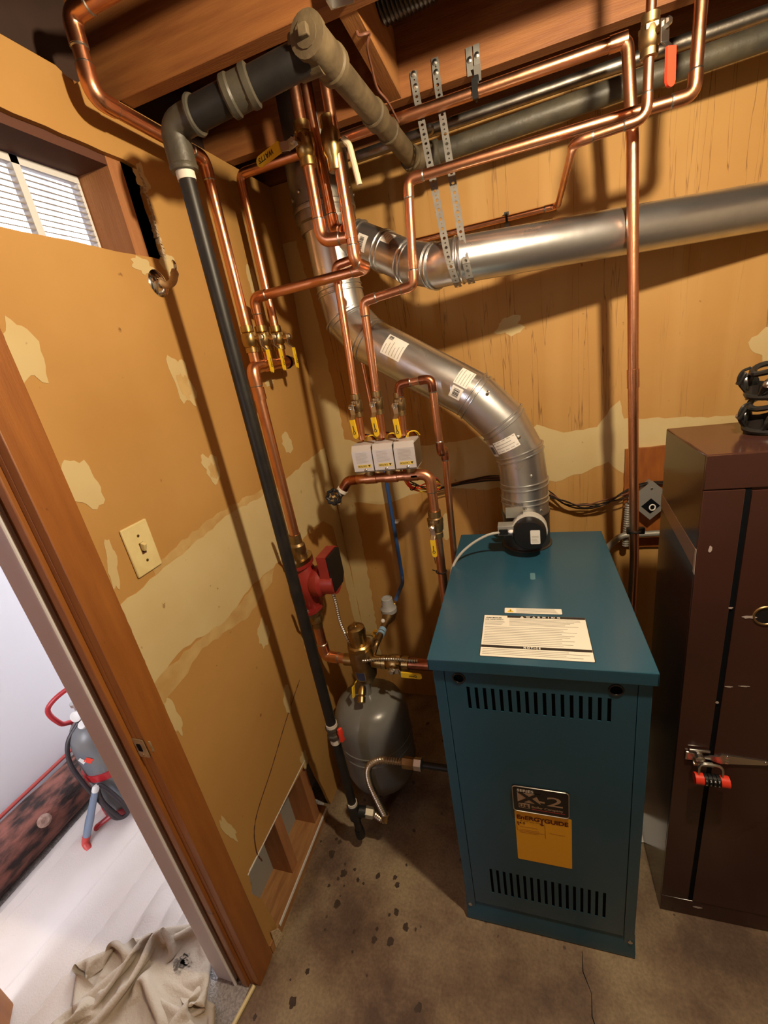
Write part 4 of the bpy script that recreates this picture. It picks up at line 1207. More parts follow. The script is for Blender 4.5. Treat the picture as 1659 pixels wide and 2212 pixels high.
# pump on the left wall
pu = thing('circulator_pump', 'red cast-iron circulator pump with black terminal box on the left wall', 'pump', (0.06, -0.49, 0.85))
PY = -0.490
mesh_obj('volute', MB().lathe([(0.030, 0.868), (0.032, 0.885), (0.040, 0.91), (0.052, 0.94), (0.054, 0.97), (0.048, 1.0), (0.036, 1.025), (0.032, 1.04)], (0.06, PY, 0), Z, 20), REDPAINT, pu)
def oval(rx, ry, m=24):
    return [(rx * math.cos(2 * PI * k / m), ry * math.sin(2 * PI * k / m)) for k in range(m)]
for z, mm, nm in ((0.856, REDPAINT, 'flange'), (1.036, REDPAINT, 'flange'), (1.050, BRASS, 'isolation_flange'), (0.844, BRASS_DULL, 'isolation_flange')):
    mesh_obj(nm, MB().prism(oval(0.036, 0.056), (0.06, PY, z), X, Y, 0.013), mm, pu)
for sy in (-1, 1):
    for z in (0.868, 1.062):
        mesh_obj('bolt', MB().lathe([(0.008, -0.002), (0.008, 0.006), (0.005, 0.007), (0.005, 0.014)], (0.06, PY + sy * 0.043, z), Z, 6), STEEL, pu)
mesh_obj('isolation_valve', MB().lathe([(0.026, 1.062), (0.023, 1.075), (0.026, 1.085), (0.026, 1.11), (0.022, 1.115), (0.0195, 1.118), (0.0195, 1.15)], (0.06, PY, 0), Z, 18), BRASS_DULL, pu)
mesh_obj('isolation_valve', MB().lathe([(0.0195, 0.775), (0.0195, 0.795), (0.026, 0.80), (0.026, 0.825), (0.023, 0.83), (0.024, 0.846)], (0.06, PY, 0), Z, 18), BRASS_DULL, pu)
lever(pu, (0.062, PY - 0.058, 1.085), (0.15, -1, 0), (0.02, -0.12, 1), 0.085, YELLOW, w=0.020)
lever(pu, (0.062, PY - 0.058, 0.82), (0.15, -1, 0), (0.02, -0.12, 1), 0.08, YELLOW, w=0.018)
mesh_obj('motor', MB().lathe([(0.052, 0.0), (0.056, 0.01), (0.056, 0.03), (0.046, 0.04), (0.044, 0.085)], (0.09, PY + 0.005, 0.965), X, 24), REDPAINT, pu)
bx = mesh_obj('terminal_box', MB().prism([(-0.050, -0.070), (0.030, -0.070), (0.052, -0.042), (0.052, 0.062), (0.040, 0.070), (-0.050, 0.070)], (0.135, PY + 0.020, 1.005), Y, Z, 0.034), REDPAINT, pu, smooth=20)
mesh_obj('box_cover', MB().prism([(-0.047, -0.066), (0.028, -0.066), (0.048, -0.040), (0.048, 0.058), (0.037, 0.066), (-0.047, 0.066)], (0.169, PY + 0.020, 1.005), Y, Z, 0.009), BLACK, pu, smooth=20)
mesh_obj('cable_clamp', MB().cyl((0.152, PY + 0.002, 0.937), (0.152, PY + 0.002, 0.918), 0.010), STEEL, pu)
solo('armoured_cable', corrugated(catmull([(0.152, PY + 0.002, 0.922), (0.155, PY + 0.0, 0.87), (0.158, PY - 0.005, 0.80), (0.175, PY - 0.01, 0.73), (0.20, PY - 0.02, 0.69), (0.228, PY - 0.045, 0.672), (0.262, PY - 0.043, 0.672), (0.30, PY - 0.034, 0.672), (0.36, PY - 0.03, 0.672), (0.40, PY - 0.028, 0.668), (0.43, PY - 0.022, 0.665)], 8), 0.0058, 0.0085, 0.18, 10), STEEL,
     'thin armoured cable looping from the pump to the air separator', 'cable')

# lower return: elbow, air separator, boiler valve
run('copper_pipe', 'short copper pipe with elbow between the pump and the air separator', [(0.06, PY, 0.79), (0.06, PY, 0.640), (0.175, -0.50, 0.640)], 0.0185, em=COPPER, bend=0.03)
se = thing('air_separator', 'brass air separator with domed vent cap above the expansion tank', 'air separator', (0.216, -0.50, 0.55))
mesh_obj('body', MB().lathe([(0.020, 0.545), (0.030, 0.555), (0.042, 0.575), (0.045, 0.60), (0.045, 0.685), (0.042, 0.70)], (0.216, -0.50, 0), Z, 24), BRASS_DULL, se)
mesh_obj('hex_flange', MB().lathe([(0.044, 0.698), (0.046, 0.702), (0.046, 0.716), (0.040, 0.722)], (0.216, -0.50, 0), Z, 8), BRASS, se)
mesh_obj('vent_cap', MB().lathe([(0.031, 0.718), (0.031, 0.762), (0.033, 0.764), (0.033, 0.770), (0.030, 0.786), (0.018, 0.794), (0.006, 0.796), (0.006, 0.806), (0.0, 0.807)], (0.216, -0.50, 0), Z, 24), BRASS, se)
mesh_obj('inlet', MB().cyl((0.145, -0.50, 0.640), (0.185, -0.50, 0.640), 0.0225, seg=18), BRASS, se)
mesh_obj('outlet', MB().cyl((0.25, -0.50, 0.640), (0.295, -0.50, 0.640), 0.0235, seg=18), BRASS, se)
lb = mesh_obj('label', MB().cylpatch((0.216, -0.50, 0.585), Z, 0.0456, -Y, -0.35, 0.35, 0.0, 0.034, 6), NAVY, se)
mesh_obj('label_rim', MB().cylpatch((0.216, -0.50, 0.583), Z, 0.0453, -Y, -0.40, 0.40, 0.0, 0.038, 6), STEEL, se)
dvl = mesh_obj('drain_cock', MB().lathe([(0.011, 0), (0.014, 0.01), (0.014, 0.03), (0.011, 0.034), (0.015, 0.038), (0.015, 0.056), (0.010, 0.058)], (0.212, -0.54, 0.556), V((0.1, -0.75, -0.55)), 12), BRASS, se)
mesh_obj('drain_lever', MB().obox((0.186, -0.566, 0.552), (0, 0.35, 1), (0, -1, 0.35), X, (0.042, 0.020, 0.005), 0.002), YELLOW, dvl)
mesh_obj('drain_lever', MB().obox((0.190, -0.545, 0.573), (0.5, -0.3, 1), (0, -1, 0.2), X, (0.024, 0.016, 0.005), 0.002), YELLOW, dvl)
ball_valve('ball_valve', 'brass ball valve with yellow lever between the air separator and the boiler', (0.340, -0.50, 0.640), X, V((0, -1, 0.0)), V((1, 0, -0.04)), 0.0195, YELLOW, L=0.074, mark=True, Lb=0.105, w=0.021)
solo('pipe_band', MB().torus((0.292, -0.50, 0.640), X, 0.0225, 0.0028, 22, 6), BLACK, 'black band on the brass joint beside the air separator', 'band')
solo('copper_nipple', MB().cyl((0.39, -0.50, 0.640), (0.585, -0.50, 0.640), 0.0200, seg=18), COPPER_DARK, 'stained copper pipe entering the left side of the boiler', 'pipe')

# expansion tank
et = thing('expansion_tank', 'grey steel expansion tank hanging under the air separator', 'tank', (0.205, -0.50, 0.05))
TR = 0.143
prof = [(0.0, 0.052), (0.06, 0.058), (0.10, 0.075), (0.130, 0.105), (TR - 0.001, 0.145), (TR, 0.17), (TR, 0.262), (TR + 0.0025, 0.264), (TR + 0.0025, 0.270), (TR, 0.272), (TR, 0.300), (TR + 0.0025, 0.302), (TR + 0.0025, 0.308), (TR, 0.310), (TR, 0.385), (0.139, 0.412), (0.126, 0.442), (0.10, 0.466), (0.06, 0.480), (0.0, 0.486)]
mesh_obj('shell', MB().lathe(prof, (0.205, -0.50, 0), Z, 48), TANKGREY, et, smooth=50)
mesh_obj('nipple', MB().cyl((0.210, -0.50, 0.478), (0.214, -0.50, 0.55), 0.013), STEEL, et)

# ------------------------------------------------------------------ gas line
GX, GY = 0.188, -0.755
gp = thing('gas_pipe', 'black iron gas pipe standing vertically in front of the left wall', 'gas pipe', (GX, GY, 0.05))
mesh_obj('vertical_pipe', MB().cyl((GX, GY, 0.60), (GX, GY, 2.125), 0.0165), BLACKIRON, gp)
mesh_obj('vertical_pipe', MB().cyl((GX, GY, 0.235), (GX, GY, 0.545), 0.0150), BLACKIRON, gp)
el = MB().sweep(fillet([(GX, GY, 2.075), (GX, GY, 2.148), (GX + 0.055, GY, 2.152)], 0.035)[0], 0.027, 16)
mesh_obj('elbow', el, GREYIRON, gp)
mesh_obj('elbow_rim', MB().torus((GX + 0.055, GY, 2.152), X, 0.0275, 0.006, 24, 8), GREYIRON, gp)
mesh_obj('elbow_rim', MB().torus((GX, GY, 2.082), Z, 0.0225, 0.0055, 24, 8), GREYIRON, gp)
mesh_obj('thread_tape', MB().cyl((GX, GY, 2.06), (GX, GY, 2.078), 0.0185), WHITETAPE, gp)
mesh_obj('horizontal_pipe', MB().cyl((GX + 0.05, GY, 2.152), (0.480, -0.712, 2.192), 0.0275, seg=20), BLACKIRON, gp)
mesh_obj('union', MB().lathe([(0.030, 0), (0.034, 0.004), (0.034, 0.014), (0.031, 0.018), (0.031, 0.04), (0.034, 0.044), (0.034, 0.055), (0.029, 0.058)], (0.310, -0.7422, 2.1639), V((1, 0.178, 0.165)), 16), GREYIRON, gp)
mesh_obj('thread_tape', MB().cyl((GX, GY, 0.592), (GX, GY, 0.606), 0.0185), WHITETAPE, gp)
vb = mesh_obj('shutoff_valve', MB().lathe([(0.019, 0.545), (0.022, 0.55), (0.022, 0.562), (0.019, 0.566), (0.019, 0.58), (0.022, 0.584), (0.022, 0.594)], (GX, GY, 0), Z, 10), GREYIRON, gp)
mesh_obj('valve_handle', MB().obox((GX + 0.030, GY - 0.008, 0.568), (0, 0, 1), (0.3, 1, 0), X, (0.055, 0.014, 0.012), 0.004).cyl((GX + 0.012, GY, 0.57), (GX + 0.03, GY - 0.006, 0.57), 0.006), REDV, vb)
mesh_obj('thread_tape', MB().cyl((GX, GY, 0.525), (GX, GY, 0.542), 0.0175), WHITETAPE, gp)
mesh_obj('thread_tape', MB().cyl((GX, GY, 0.228), (GX, GY, 0.242), 0.0175), WHITETAPE, gp)
mesh_obj('tee', MB().cyl((GX, GY, 0.165), (GX, GY, 0.230), 0.0215).cyl((GX, GY, 0.197), (GX + 0.040, GY + 0.008, 0.190), 0.0185), BLACKIRON, gp)
mesh_obj('drip_leg', MB().cyl((GX, GY, 0.095), (GX, GY, 0.170), 0.0135), BLACKIRON, gp)
mesh_obj('cap', MB().lathe([(0.008, 0.062), (0.017, 0.066), (0.018, 0.088), (0.0165, 0.100)], (GX, GY, 0), Z, 14), BLACKIRON, gp)
gc = thing('gas_connector', 'corrugated steel gas connector looping from the gas tee to the boiler', 'gas hose', (0.27, -0.74, 0.13))
mesh_obj('flare_nut', MB().lathe([(0.016, 0), (0.019, 0.003), (0.019, 0.03), (0.014, 0.034)], (GX + 0.036, GY + 0.007, 0.191), V((1, 0.15, -0.25)), 6), mat('pale_nut', (0.42, 0.38, 0.30), 0.4, 0.6), gc)
hose = fillet([(GX + 0.06, GY + 0.012, 0.184), (0.300, -0.735, 0.150), (0.262, -0.735, 0.30), (0.285, -0.72, 0.425), (0.40, -0.72, 0.428)], 0.055, 12)[0]
hose = catmull([(GX + 0.066, GY + 0.012, 0.182), (0.275, -0.738, 0.152), (0.292, -0.738, 0.150), (0.293, -0.736, 0.168), (0.276, -0.733, 0.235), (0.258, -0.728, 0.32), (0.266, -0.724, 0.385), (0.305, -0.72, 0.420), (0.36, -0.72, 0.428), (0.392, -0.72, 0.428)], 10)
mesh_obj('hose', corrugated(hose, 0.0108, 0.0085, 0.13, 12), mat('hose_steel', (0.55, 0.48, 0.38), 0.34, 1.0), gc)
mesh_obj('clip', MB().cyl((0.291, -0.738, 0.150), (0.296, -0.737, 0.178), 0.0125), BRASS, gc)
mesh_obj('flare_nut', MB().lathe([(0.012, 0), (0.019, 0.004), (0.019, 0.036), (0.017, 0.04)], (0.388, -0.72, 0.428), X, 6), BRASS_DULL, gc)
mesh_obj('flare_nut', MB().lathe([(0.017, 0), (0.020, 0.003), (0.020, 0.026), (0.014, 0.03)], (0.428, -0.72, 0.429), X, 6), STEEL, gc)
mesh_obj('nipple', MB().cyl((0.45, -0.72, 0.429), (0.585, -0.72, 0.428), 0.0105), BLACKIRON, gc)

# old iron pipes under the ceiling
ip = thing('iron_pipe', 'dusty iron pipe with a plugged tee running under the joists to the back wall', 'pipe', (0.53, -0.45, 2.15))
tc_ = V((0.495, -0.708, 2.196)); te = V((0.547, -0.170, 2.170))
dy = (te - tc_).normalized()
mesh_obj('tee', MB().lathe([(0.022, -0.046), (0.033, -0.044), (0.033, -0.032), (0.030, -0.028), (0.030, 0.038), (0.033, 0.042), (0.033, 0.056), (0.025, 0.058)], tc_, dy, 20).cyl(tc_ - X * 0.045, tc_, 0.034, seg=18), RUSTIRON, ip)
mesh_obj('plug', MB().lathe([(0.021, 0.040), (0.021, 0.048), (0.0, 0.049)], tc_, -dy, 14).obox(tc_ - dy * 0.052, X, Z, dy, (0.017, 0.017, 0.014), 0.002), RUSTIRON, ip)
mesh_obj('pipe', MB().cyl(tc_ + dy * 0.05, te, 0.0245, seg=18), RUSTIRON, ip)
mesh_obj('coupling', MB().lathe([(0.026, 0), (0.029, 0.004), (0.029, 0.04), (0.026, 0.044)], tc_ + dy * 0.235, dy, 18), RUSTIRON, ip)
mesh_obj('coupling', MB().lathe([(0.0255, 0), (0.028, 0.003), (0.028, 0.012), (0.0255, 0.015)], tc_ + dy * 0.335, dy, 18), RUSTIRON, ip)
mesh_obj('elbow', MB().sweep(fillet([te - dy * 0.03, te, te + X * 0.05], 0.03)[0], 0.031, 16), RUSTIRON, ip)
i2 = thing('iron_pipe', 'thick dark iron pipe along the top of the back wall', 'pipe', (1.1, -0.17, 2.17))
mesh_obj('pipe', MB().cyl(te + X * 0.03, (2.6, -0.170, 2.240), 0.0255, seg=18), GREYIRON, i2)
mesh_obj('coupling', MB().lathe([(0.028, 0), (0.033, 0.004), (0.033, 0.028), (0.028, 0.032)], te + X * 0.045, X, 18), GREYIRON, i2)
i3 = thing('iron_pipe', 'slimmer grey pipe above the thick one along the back wall', 'pipe', (1.1, -0.12, 2.24))
mesh_obj('pipe', MB().cyl((0.365, -0.118, 2.240), (2.6, -0.118, 2.282), 0.0150, seg=14), GALV_OLD, i3)
mesh_obj('bolt_head', MB().sphere((0.597, -0.142, 2.240), 0.014), GALV_OLD, i3)

# ------------------------------------------------------------------ hangers, straps and things under the ceiling
def strap(label, pts, wdir, w=0.018, group='perforated straps'):
    pts = resample(pts, 0.0125)
    mb = MB()
    wd = V(wdir).normalized()
    for i in range(len(pts) - 1):
        a, b = pts[i], pts[i + 1]
        r = 0.0042 if i % 2 == 0 else 0.0022
        m = (a + b) / 2; d = (b - a) / 2
        n8 = 8
        outer = []
        for k in range(n8):
            t = PI / 4 * k + PI / 8
            cx, cy = math.cos(t), math.sin(t)
            s = 1 / max(abs(cx), abs(cy))
            outer.append(m + d * cx * s + wd * (w / 2) * cy * s)
        corners = [m + d + wd * w / 2, m - d + wd * w / 2, m - d - wd * w / 2, m + d - wd * w / 2]
        inner = [m + d.normalized() * r * math.cos(PI / 4 * k + PI / 8) + wd * r * math.sin(PI / 4 * k + PI / 8) for k in range(n8)]
        nrm = d.cross(wd).normalized() * 0.0011
        vs = outer + inner + corners
        fs = []
        for k in range(n8):
            k2 = (k + 1) % n8
            fs.append([k, k2, n8 + k2, n8 + k])
        # corner triangles between the octagon and the rectangle
        for ci, (p, q) in enumerate(((0, 1), (2, 3), (4, 5), (6, 7))):
            fs.append([p, 2 * n8 + ci, q])
        mb.add(vs, fs)
        mb.add([x + nrm for x in vs], [f[::-1] for f in fs])
    return solo('perforated_strap', mb, PALESTEEL, label, 'strap', group, smooth=0)
strap('perforated steel strap holding up the vent duct, left of the pair', [(0.586, -0.2575, 2.325), (0.589, -0.262, 2.275), (0.647, -0.402, 1.885), (0.655, -0.414, 1.850), (0.662, -0.394, 1.815), (0.663, -0.350, 1.806)], X)
strap('perforated steel strap holding up the vent duct, right of the pair', [(0.643, -0.2575, 2.335), (0.645, -0.262, 2.275), (0.688, -0.398, 1.885), (0.693, -0.410, 1.850), (0.698, -0.390, 1.815), (0.699, -0.345, 1.806)], X)
NAILS = ('upper nail in the left perforated strap', 'lower nail in the left perforated strap', 'upper nail in the right perforated strap', 'lower nail in the right perforated strap', 'left nail in the galvanised pipe hanger', 'right nail in the galvanised pipe hanger')
for nl, (x, z) in zip(NAILS, ((0.587, 2.318), (0.589, 2.292), (0.643, 2.325), (0.644, 2.305), (0.727, 2.305), (0.745, 2.309))):
    solo('nail', MB().lathe([(0.0065, 0.0), (0.006, 0.003), (0.0, 0.0045)], (x, -0.2605, z), -Y, 10), STEEL, nl + ' on the joist', 'nail', 'nails in the joist')
ph = thing('pipe_hanger', 'galvanised hanger with black clip holding the ceiling copper pipe', 'pipe hanger', (0.737, -0.29, 2.22))
mesh_obj('plate', MB().box((0.719, -0.2595, 2.275), (0.734, -0.2580, 2.330)), PALESTEEL, ph)
mesh_obj('plate', MB().box((0.737, -0.2605, 2.270), (0.752, -0.2590, 2.330)), PALESTEEL, ph)
mesh_obj('tongue', MB().obox((0.744, -0.268, 2.272), X, (0, 1, 0.8), (0, -0.8, 1), (0.016, 0.0015, 0.03)), PALESTEEL, ph)
mesh_obj('clip', MB().torus((0.738, -0.298, 2.2250), X, 0.0165, 0.0035, 20, 6).obox((0.740, -0.285, 2.250), X, Y, Z, (0.014, 0.012, 0.022), 0.002).box((0.731, -0.318, 2.205), (0.745, -0.312, 2.245)), BLACK, ph)
wc = thing('wall_clip', 'black and steel pipe clip screwed to the back wall', 'clip', (0.792, -0.02, 1.985))
mesh_obj('clip', MB().torus((0.792, -0.030, 2.0), X, 0.0115, 0.004, 16, 6).box((0.785, -0.022, 1.995), (0.799, -0.001, 2.020)), BLACK, wc)
mesh_obj('tab', MB().box((0.785, -0.004, 1.968), (0.799, -0.001, 1.996), 0.001), PALESTEEL, wc)
jb = thing('joist_bracket', 'pale bent steel bracket on the joist beside the iron tee', 'bracket', (0.53, -0.65, 2.27))
mesh_obj('plate', holed([(0.513, 2.272), (0.556, 2.268), (0.562, 2.30), (0.556, 2.36), (0.513, 2.36)], [circ((0.545, 2.283), 0.006, 12)], (0, -0.650, 0), X, Z, 0.003), STEEL, jb)
mesh_obj('flange', MB().box((0.511, -0.676, 2.272), (0.515, -0.650, 2.36)), STEEL, jb)
fd = thing('flexible_duct', 'black ribbed flexible duct in the dark bay between the joists', 'duct', (0.64, -0.40, 2.33))
mesh_obj('hose', corrugated([(0.55, -0.395, 2.425), (0.60, -0.398, 2.425), (0.675, -0.405, 2.425)], 0.062, 0.0095, 0.035, 28), BLACKGLOSS, fd)
mesh_obj('sleeve', MB().lathe([(0.058, 0.0), (0.060, 0.004), (0.060, 0.03), (0.030, 0.034), (0.028, 0.35)], (0.675, -0.405, 2.425), X, 24), GREYIRON, fd)
solo('hanging_wire', MB().sweep(catmull([(0.532, -0.56, 2.300), (0.530, -0.552, 2.278), (0.545, -0.548, 2.276), (0.550, -0.535, 2.281), (0.538, -0.52, 2.27), (0.53, -0.47, 2.262), (0.528, -0.43, 2.24), (0.542, -0.40, 2.222), (0.548, -0.33, 2.205)], 8), 0.0028, 6), WIRECU, 'brown wire draped over the blocking beside the iron pipe', 'wire')
solo('ceiling_lampholder', MB().lathe([(0.058, 2.28), (0.058, 2.272), (0.040, 2.262), (0.026, 2.258), (0.026, 2.238), (0.0, 2.238)], (BULB[0], BULB[1] + 0.06, 0.0), Z, 24), WHITE, 'white porcelain lampholder under the ceiling joist', 'lampholder')

# ------------------------------------------------------------------ left wall fittings
sw = thing('light_switch', 'ivory toggle light switch plate on the left wall by the door', 'light switch', (0.0, -1.01, 1.304))
holes_s = [[(-0.0055, -0.012), (0.0055, -0.012), (0.0055, 0.012), (-0.0055, 0.012)]]
mesh_obj('plate', MB().obox((0.0030, -1.009, 1.3605), Y, Z, X, (0.070, 0.114, 0.006), 0.003), IVORY, sw)
mesh_obj('toggle_slot', MB().obox((0.0062, -1.009, 1.3605), Y, Z, X, (0.012, 0.026, 0.0008)), WOODDARK, sw, smooth=0)
mesh_obj('toggle', MB().obox((0.010, -1.009, 1.364), (0, 1, 0), (0.45, 0, 1), (1, 0, -0.45), (0.0085, 0.018, 0.012), 0.002), IVORY, sw)
for z in (1.390, 1.331):
    mesh_obj('screw', MB().lathe([(0.0032, 0.006), (0.0032, 0.0068), (0.0, 0.0072)], (0, -1.009, z), X, 10), BRASS_DULL, sw)
hk = thing('wall_hook', 'chrome wall flange with a corroded bent hook below the window corner', 'hook', (0.0, -0.702, 1.885))
mesh_obj('flange', MB().lathe([(0.030, 0.0), (0.030, 0.002), (0.024, 0.006), (0.013, 0.009), (0.011, 0.012)], (0.0, -0.704, 1.912), X, 24), CHROME, hk)
mesh_obj('arm', MB().sweep(catmull([(0.006, -0.704, 1.912), (0.022, -0.702, 1.905), (0.038, -0.700, 1.908), (0.048, -0.698, 1.922), (0.050, -0.697, 1.934)], 6), [0.0085] * 18 + [0.009, 0.0095, 0.009, 0.008, 0.007, 0.006, 0.005], 12), TAN, hk)
mesh_obj('tip', MB().sweep(catmull([(0.049, -0.697, 1.928), (0.054, -0.697, 1.934), (0.056, -0.697, 1.944), (0.052, -0.697, 1.950)], 5), 0.0035, 8), CHROME, hk)

# ------------------------------------------------------------------ electrical on the back wall
bd = solo('backboard', MB().prism(ragged([(1.15, 0.84), (1.33, 0.84), (1.33, 1.225), (1.15, 1.222)], 0.001, 2), (0, -0.001, 0), X, Z, 0.014), BOARDPAINT, 'reddish brown chipped board behind the junction box on the back wall', 'board')
ch = ragged([(1.151, 1.19), (1.20, 1.185), (1.25, 1.205), (1.329, 1.20), (1.329, 1.224), (1.151, 1.221)], 0.006, 5)
mesh_obj('chipped_paint', MB().prism(ch, (0, -0.015, 0), X, Z, 0.0006), MUDDARK, bd, smooth=0).parent = bd
for o in list(bd.children):
    o.location = -V(bd.location)
jx = thing('junction_box', 'grey square junction box set diagonally with its knockout open', 'junction box', (1.222, -0.03, 0.98))
s2 = 0.052
dd1, dd2 = V((1, 0, 1)).normalized(), V((-1, 0, 1)).normalized()
jc = V((1.226, -0.038, 1.045))
mesh_obj('box', MB().obox(jc, dd1, dd2, Y, (2 * s2 - 0.01, 2 * s2 - 0.01, 0.044), 0.003), GREYBOX, jx)
pl = mesh_obj('cover', holed([(-s2, -s2), (s2, -s2), (s2, s2), (-s2, s2)], [[(-0.040, -0.040), (0.002, -0.040), (0.002, 0.002), (-0.040, 0.002)]], jc + V((0, -0.025, 0)), dd1, -dd2, 0.002) if False else
              holed([(-s2, -s2), (s2, -s2), (s2, s2), (-s2, s2)], [[(-0.036, -0.036), (0.006, -0.036), (0.006, 0.006), (-0.036, 0.006)]], jc + V((0, -0.022, 0)), dd1, dd2, 0.0025), GREYBOX, jx, smooth=0)
mesh_obj('opening', MB().obox(jc + V((0, -0.0215, 0)) - (dd1 + dd2) * 0.015, dd1, dd2, Y, (0.046, 0.046, 0.003)), TEALDARK, jx, smooth=0)
mesh_obj('screw', MB().lathe([(0.004, 0), (0.003, 0.002)], jc + V((0, -0.026, 0.045)), -Y, 8), STEEL, jx)
mesh_obj('wire', MB().torus(jc + V((0.004, -0.030, -0.024)), V((0.3, -1, 0.2)), 0.010, 0.0022, 18, 6), STICKER, jx)
solo('flexible_conduit', corrugated([(1.160, -0.045, 1.03), (1.158, -0.045, 0.98), (1.155, -0.045, 0.86)], 0.011, 0.009, 0.09, 12), CONDUIT, 'short ribbed grey conduit left of the junction box', 'conduit')
run('conduit', 'grey conduit bending along the back wall behind the boiler', [(1.06, -0.06, 0.60), (1.09, -0.06, 0.86), (1.135, -0.06, 0.912), (1.60, -0.06, 0.93)], 0.011, m=CONDUIT, elbows=False, bend=0.06, cat='conduit')
solo('conduit_strap', MB().torus((1.126, -0.298, 1.04), Z, 0.016, 0.004, 18, 6).obox((1.128, -0.298, 1.04), X, Y, Z, (0.05, 0.014, 0.022), 0.003), BLACKIRON, 'dark clamp on the copper drop beside the brown cabinet', 'clamp')

rw = random.Random(21)
base = [(0.45, 1.120), (0.50, 1.136), (0.60, 1.150), (0.70, 1.160), (0.80, 1.14), (0.893, 1.092), (0.95, 1.045), (1.013, 1.022), (1.08, 1.035), (1.15, 1.068), (1.21, 1.10), (1.30, 1.10)]
for k in range(6):
    ptsw = []
    for (x, z) in base:
        spread = 0.014 if 0.85 < x < 1.2 else 0.006
        ptsw.append((x, -0.022 - 0.006 * k - rw.uniform(0, 0.012), z + rw.uniform(-spread, spread)))
    solo('thermostat_wire', MB().sweep(catmull(ptsw, 5), 0.0024, 5), WIREBLK if k % 3 else WIRECU, 'thin dark wire strung loosely across the back wall behind the flue', 'wire', 'thermostat wires on the back wall')
zb = thing('zone_wiring', 'bundle of red yellow and black wires hanging under the zone valves', 'wire bundle', (0.46, -0.33, 1.22))
for k, mm in enumerate((REDV, YELLOW, WIREBLK, REDV, YELLOW, WIREBLK, REDV)):
    o1 = rw.uniform(-0.01, 0.01)
    mesh_obj('wire', MB().sweep(catmull([(0.432 + o1, -0.355, 1.335), (0.438 + o1, -0.350, 1.275), (0.452 + o1, -0.330, 1.235 + 0.008 * (k % 3)), (0.480 + o1, -0.26, 1.195 + 0.010 * (k % 4)), (0.495, -0.16, 1.165 + 0.008 * k), (0.49, -0.06, 1.14 + 0.004 * k)], 6), 0.0024, 6), mm, zb)
mesh_obj('cable_tie', MB().torus((0.452, -0.330, 1.240), V((0.3, 0.4, -0.5)), 0.013, 0.002, 14, 5), BLACK, zb)
solo('sensor_wire', MB().sweep(catmull([(0.475, -0.24, 1.19), (0.498, -0.30, 1.12), (0.504, -0.38, 1.04), (0.508, -0.39, 0.98)], 8), 0.0015, 5), WIRECU, 'single thin wire dropping from the zone wiring to the supply valve', 'wire')

# ------------------------------------------------------------------ cabinet
CX0, CX1, CYF, CYB, CH = 1.136, 1.69, -0.750, -0.500, 1.40
cb = thing('steel_cabinet', 'dark brown steel cabinet with scuffed edges standing right of the boiler', 'cabinet', (1.41, -0.62, 0))
mesh_obj('body', MB().box((CX0, CYF + 0.004, 0.0), (CX1, CYB, CH), 0.003), BROWNPAINT, cb)
mesh_obj('door_frame', MB().box((CX0 + 0.0005, CYF, 0.07), (1.204, CYF + 0.006, 1.329), 0.001), BROWNPAINT, cb)
mesh_obj('door_frame', MB().box((CX0 + 0.0005, CYF, 1.332), (CX1, CYF + 0.006, CH - 0.001), 0.001), BROWNPAINT, cb)
mesh_obj('door_frame', MB().box((CX0 + 0.0005, CYF, 0.0), (CX1, CYF + 0.006, 0.068), 0.001), BROWNPAINT, cb)
mesh_obj('gap', MB().box((1.204, CYF + 0.002, 0.068), (1.214, CYF + 0.006, 1.332)), TEALDARK, cb, smooth=0)
cd = mesh_obj('door', holed([(1.214, 0.072), (1.66, 0.072), (1.66, 1.326), (1.214, 1.326)], [circ((1.268, 1.05), 0.019, 20)], (0, CYF + 0.008, 0), X, Z, 0.010), BROWNPAINT, cb, smooth=0)
mesh_obj('finger_cup', MB().lathe([(0.021, 0.0), (0.019, -0.002), (0.018, -0.012), (0.0, -0.013)], (1.268, CYF - 0.0022, 1.05), -Y, 20), BLACKGLOSS, cd)
mesh_obj('cup_rim', MB().torus((1.268, CYF - 0.002, 1.05), Y, 0.021, 0.0025, 24, 6), BRASS_DULL, cd)
hs = mesh_obj('hasp', MB().prism([(1.186, 0.640), (1.205, 0.647), (1.222, 0.648), (1.228, 0.655), (1.318, 0.650), (1.322, 0.645), (1.318, 0.638), (1.228, 0.626), (1.205, 0.634)], (0, CYF - 0.002, 0), X, Z, 0.004), STEEL, cb, smooth=0)
mesh_obj('staple', MB().obox((1.172, CYF - 0.004, 0.640), X, Y, Z, (0.036, 0.006, 0.026), 0.003).obox((1.182, CYF - 0.006, 0.662), X, Y, Z, (0.044, 0.006, 0.006), 0.002).obox((1.190, CYF - 0.014, 0.628), (1, 0, 0), (0, 1, 0.3), Z, (0.044, 0.010, 0.007), 0.003).lathe([(0.010, 0.0), (0.010, 0.02), (0.006, 0.022)], (1.180, CYF - 0.002, 0.650), -Y, 12), STEEL, hs)
for (x, z) in ((1.240, 0.650), (1.240, 0.633), (1.315, 0.645)):
    mesh_obj('rivet', MB().lathe([(0.0045, 0), (0.004, 0.002), (0, 0.0032)], (x, CYF - 0.006, z), -Y, 10), CHROME, hs)
for (x, y, z, sx, sz) in ((1.158, CYF - 0.0006, 1.205, 0.006, 0.014), (1.206, CYF - 0.0002, 1.066, 0.008, 0.004), (1.240, CYF - 0.0024, 1.046, 0.022, 0.007), (1.222, CYF - 0.0024, 0.86, 0.014, 0.003), (1.25, CYF - 0.0024, 0.864, 0.018, 0.003), (1.206, CYF - 0.0005, 0.81, 0.006, 0.006), (1.23, CYF - 0.0006, 0.045, 0.02, 0.008)):
    mesh_obj('scuff', MB().prism(ragblob((x, z), sx / 2, sz / 2, x * 31 + z * 7, 12, amp=0.4), (0, y, 0), X, Z, 0.0005), SCUFF, cb, smooth=0)
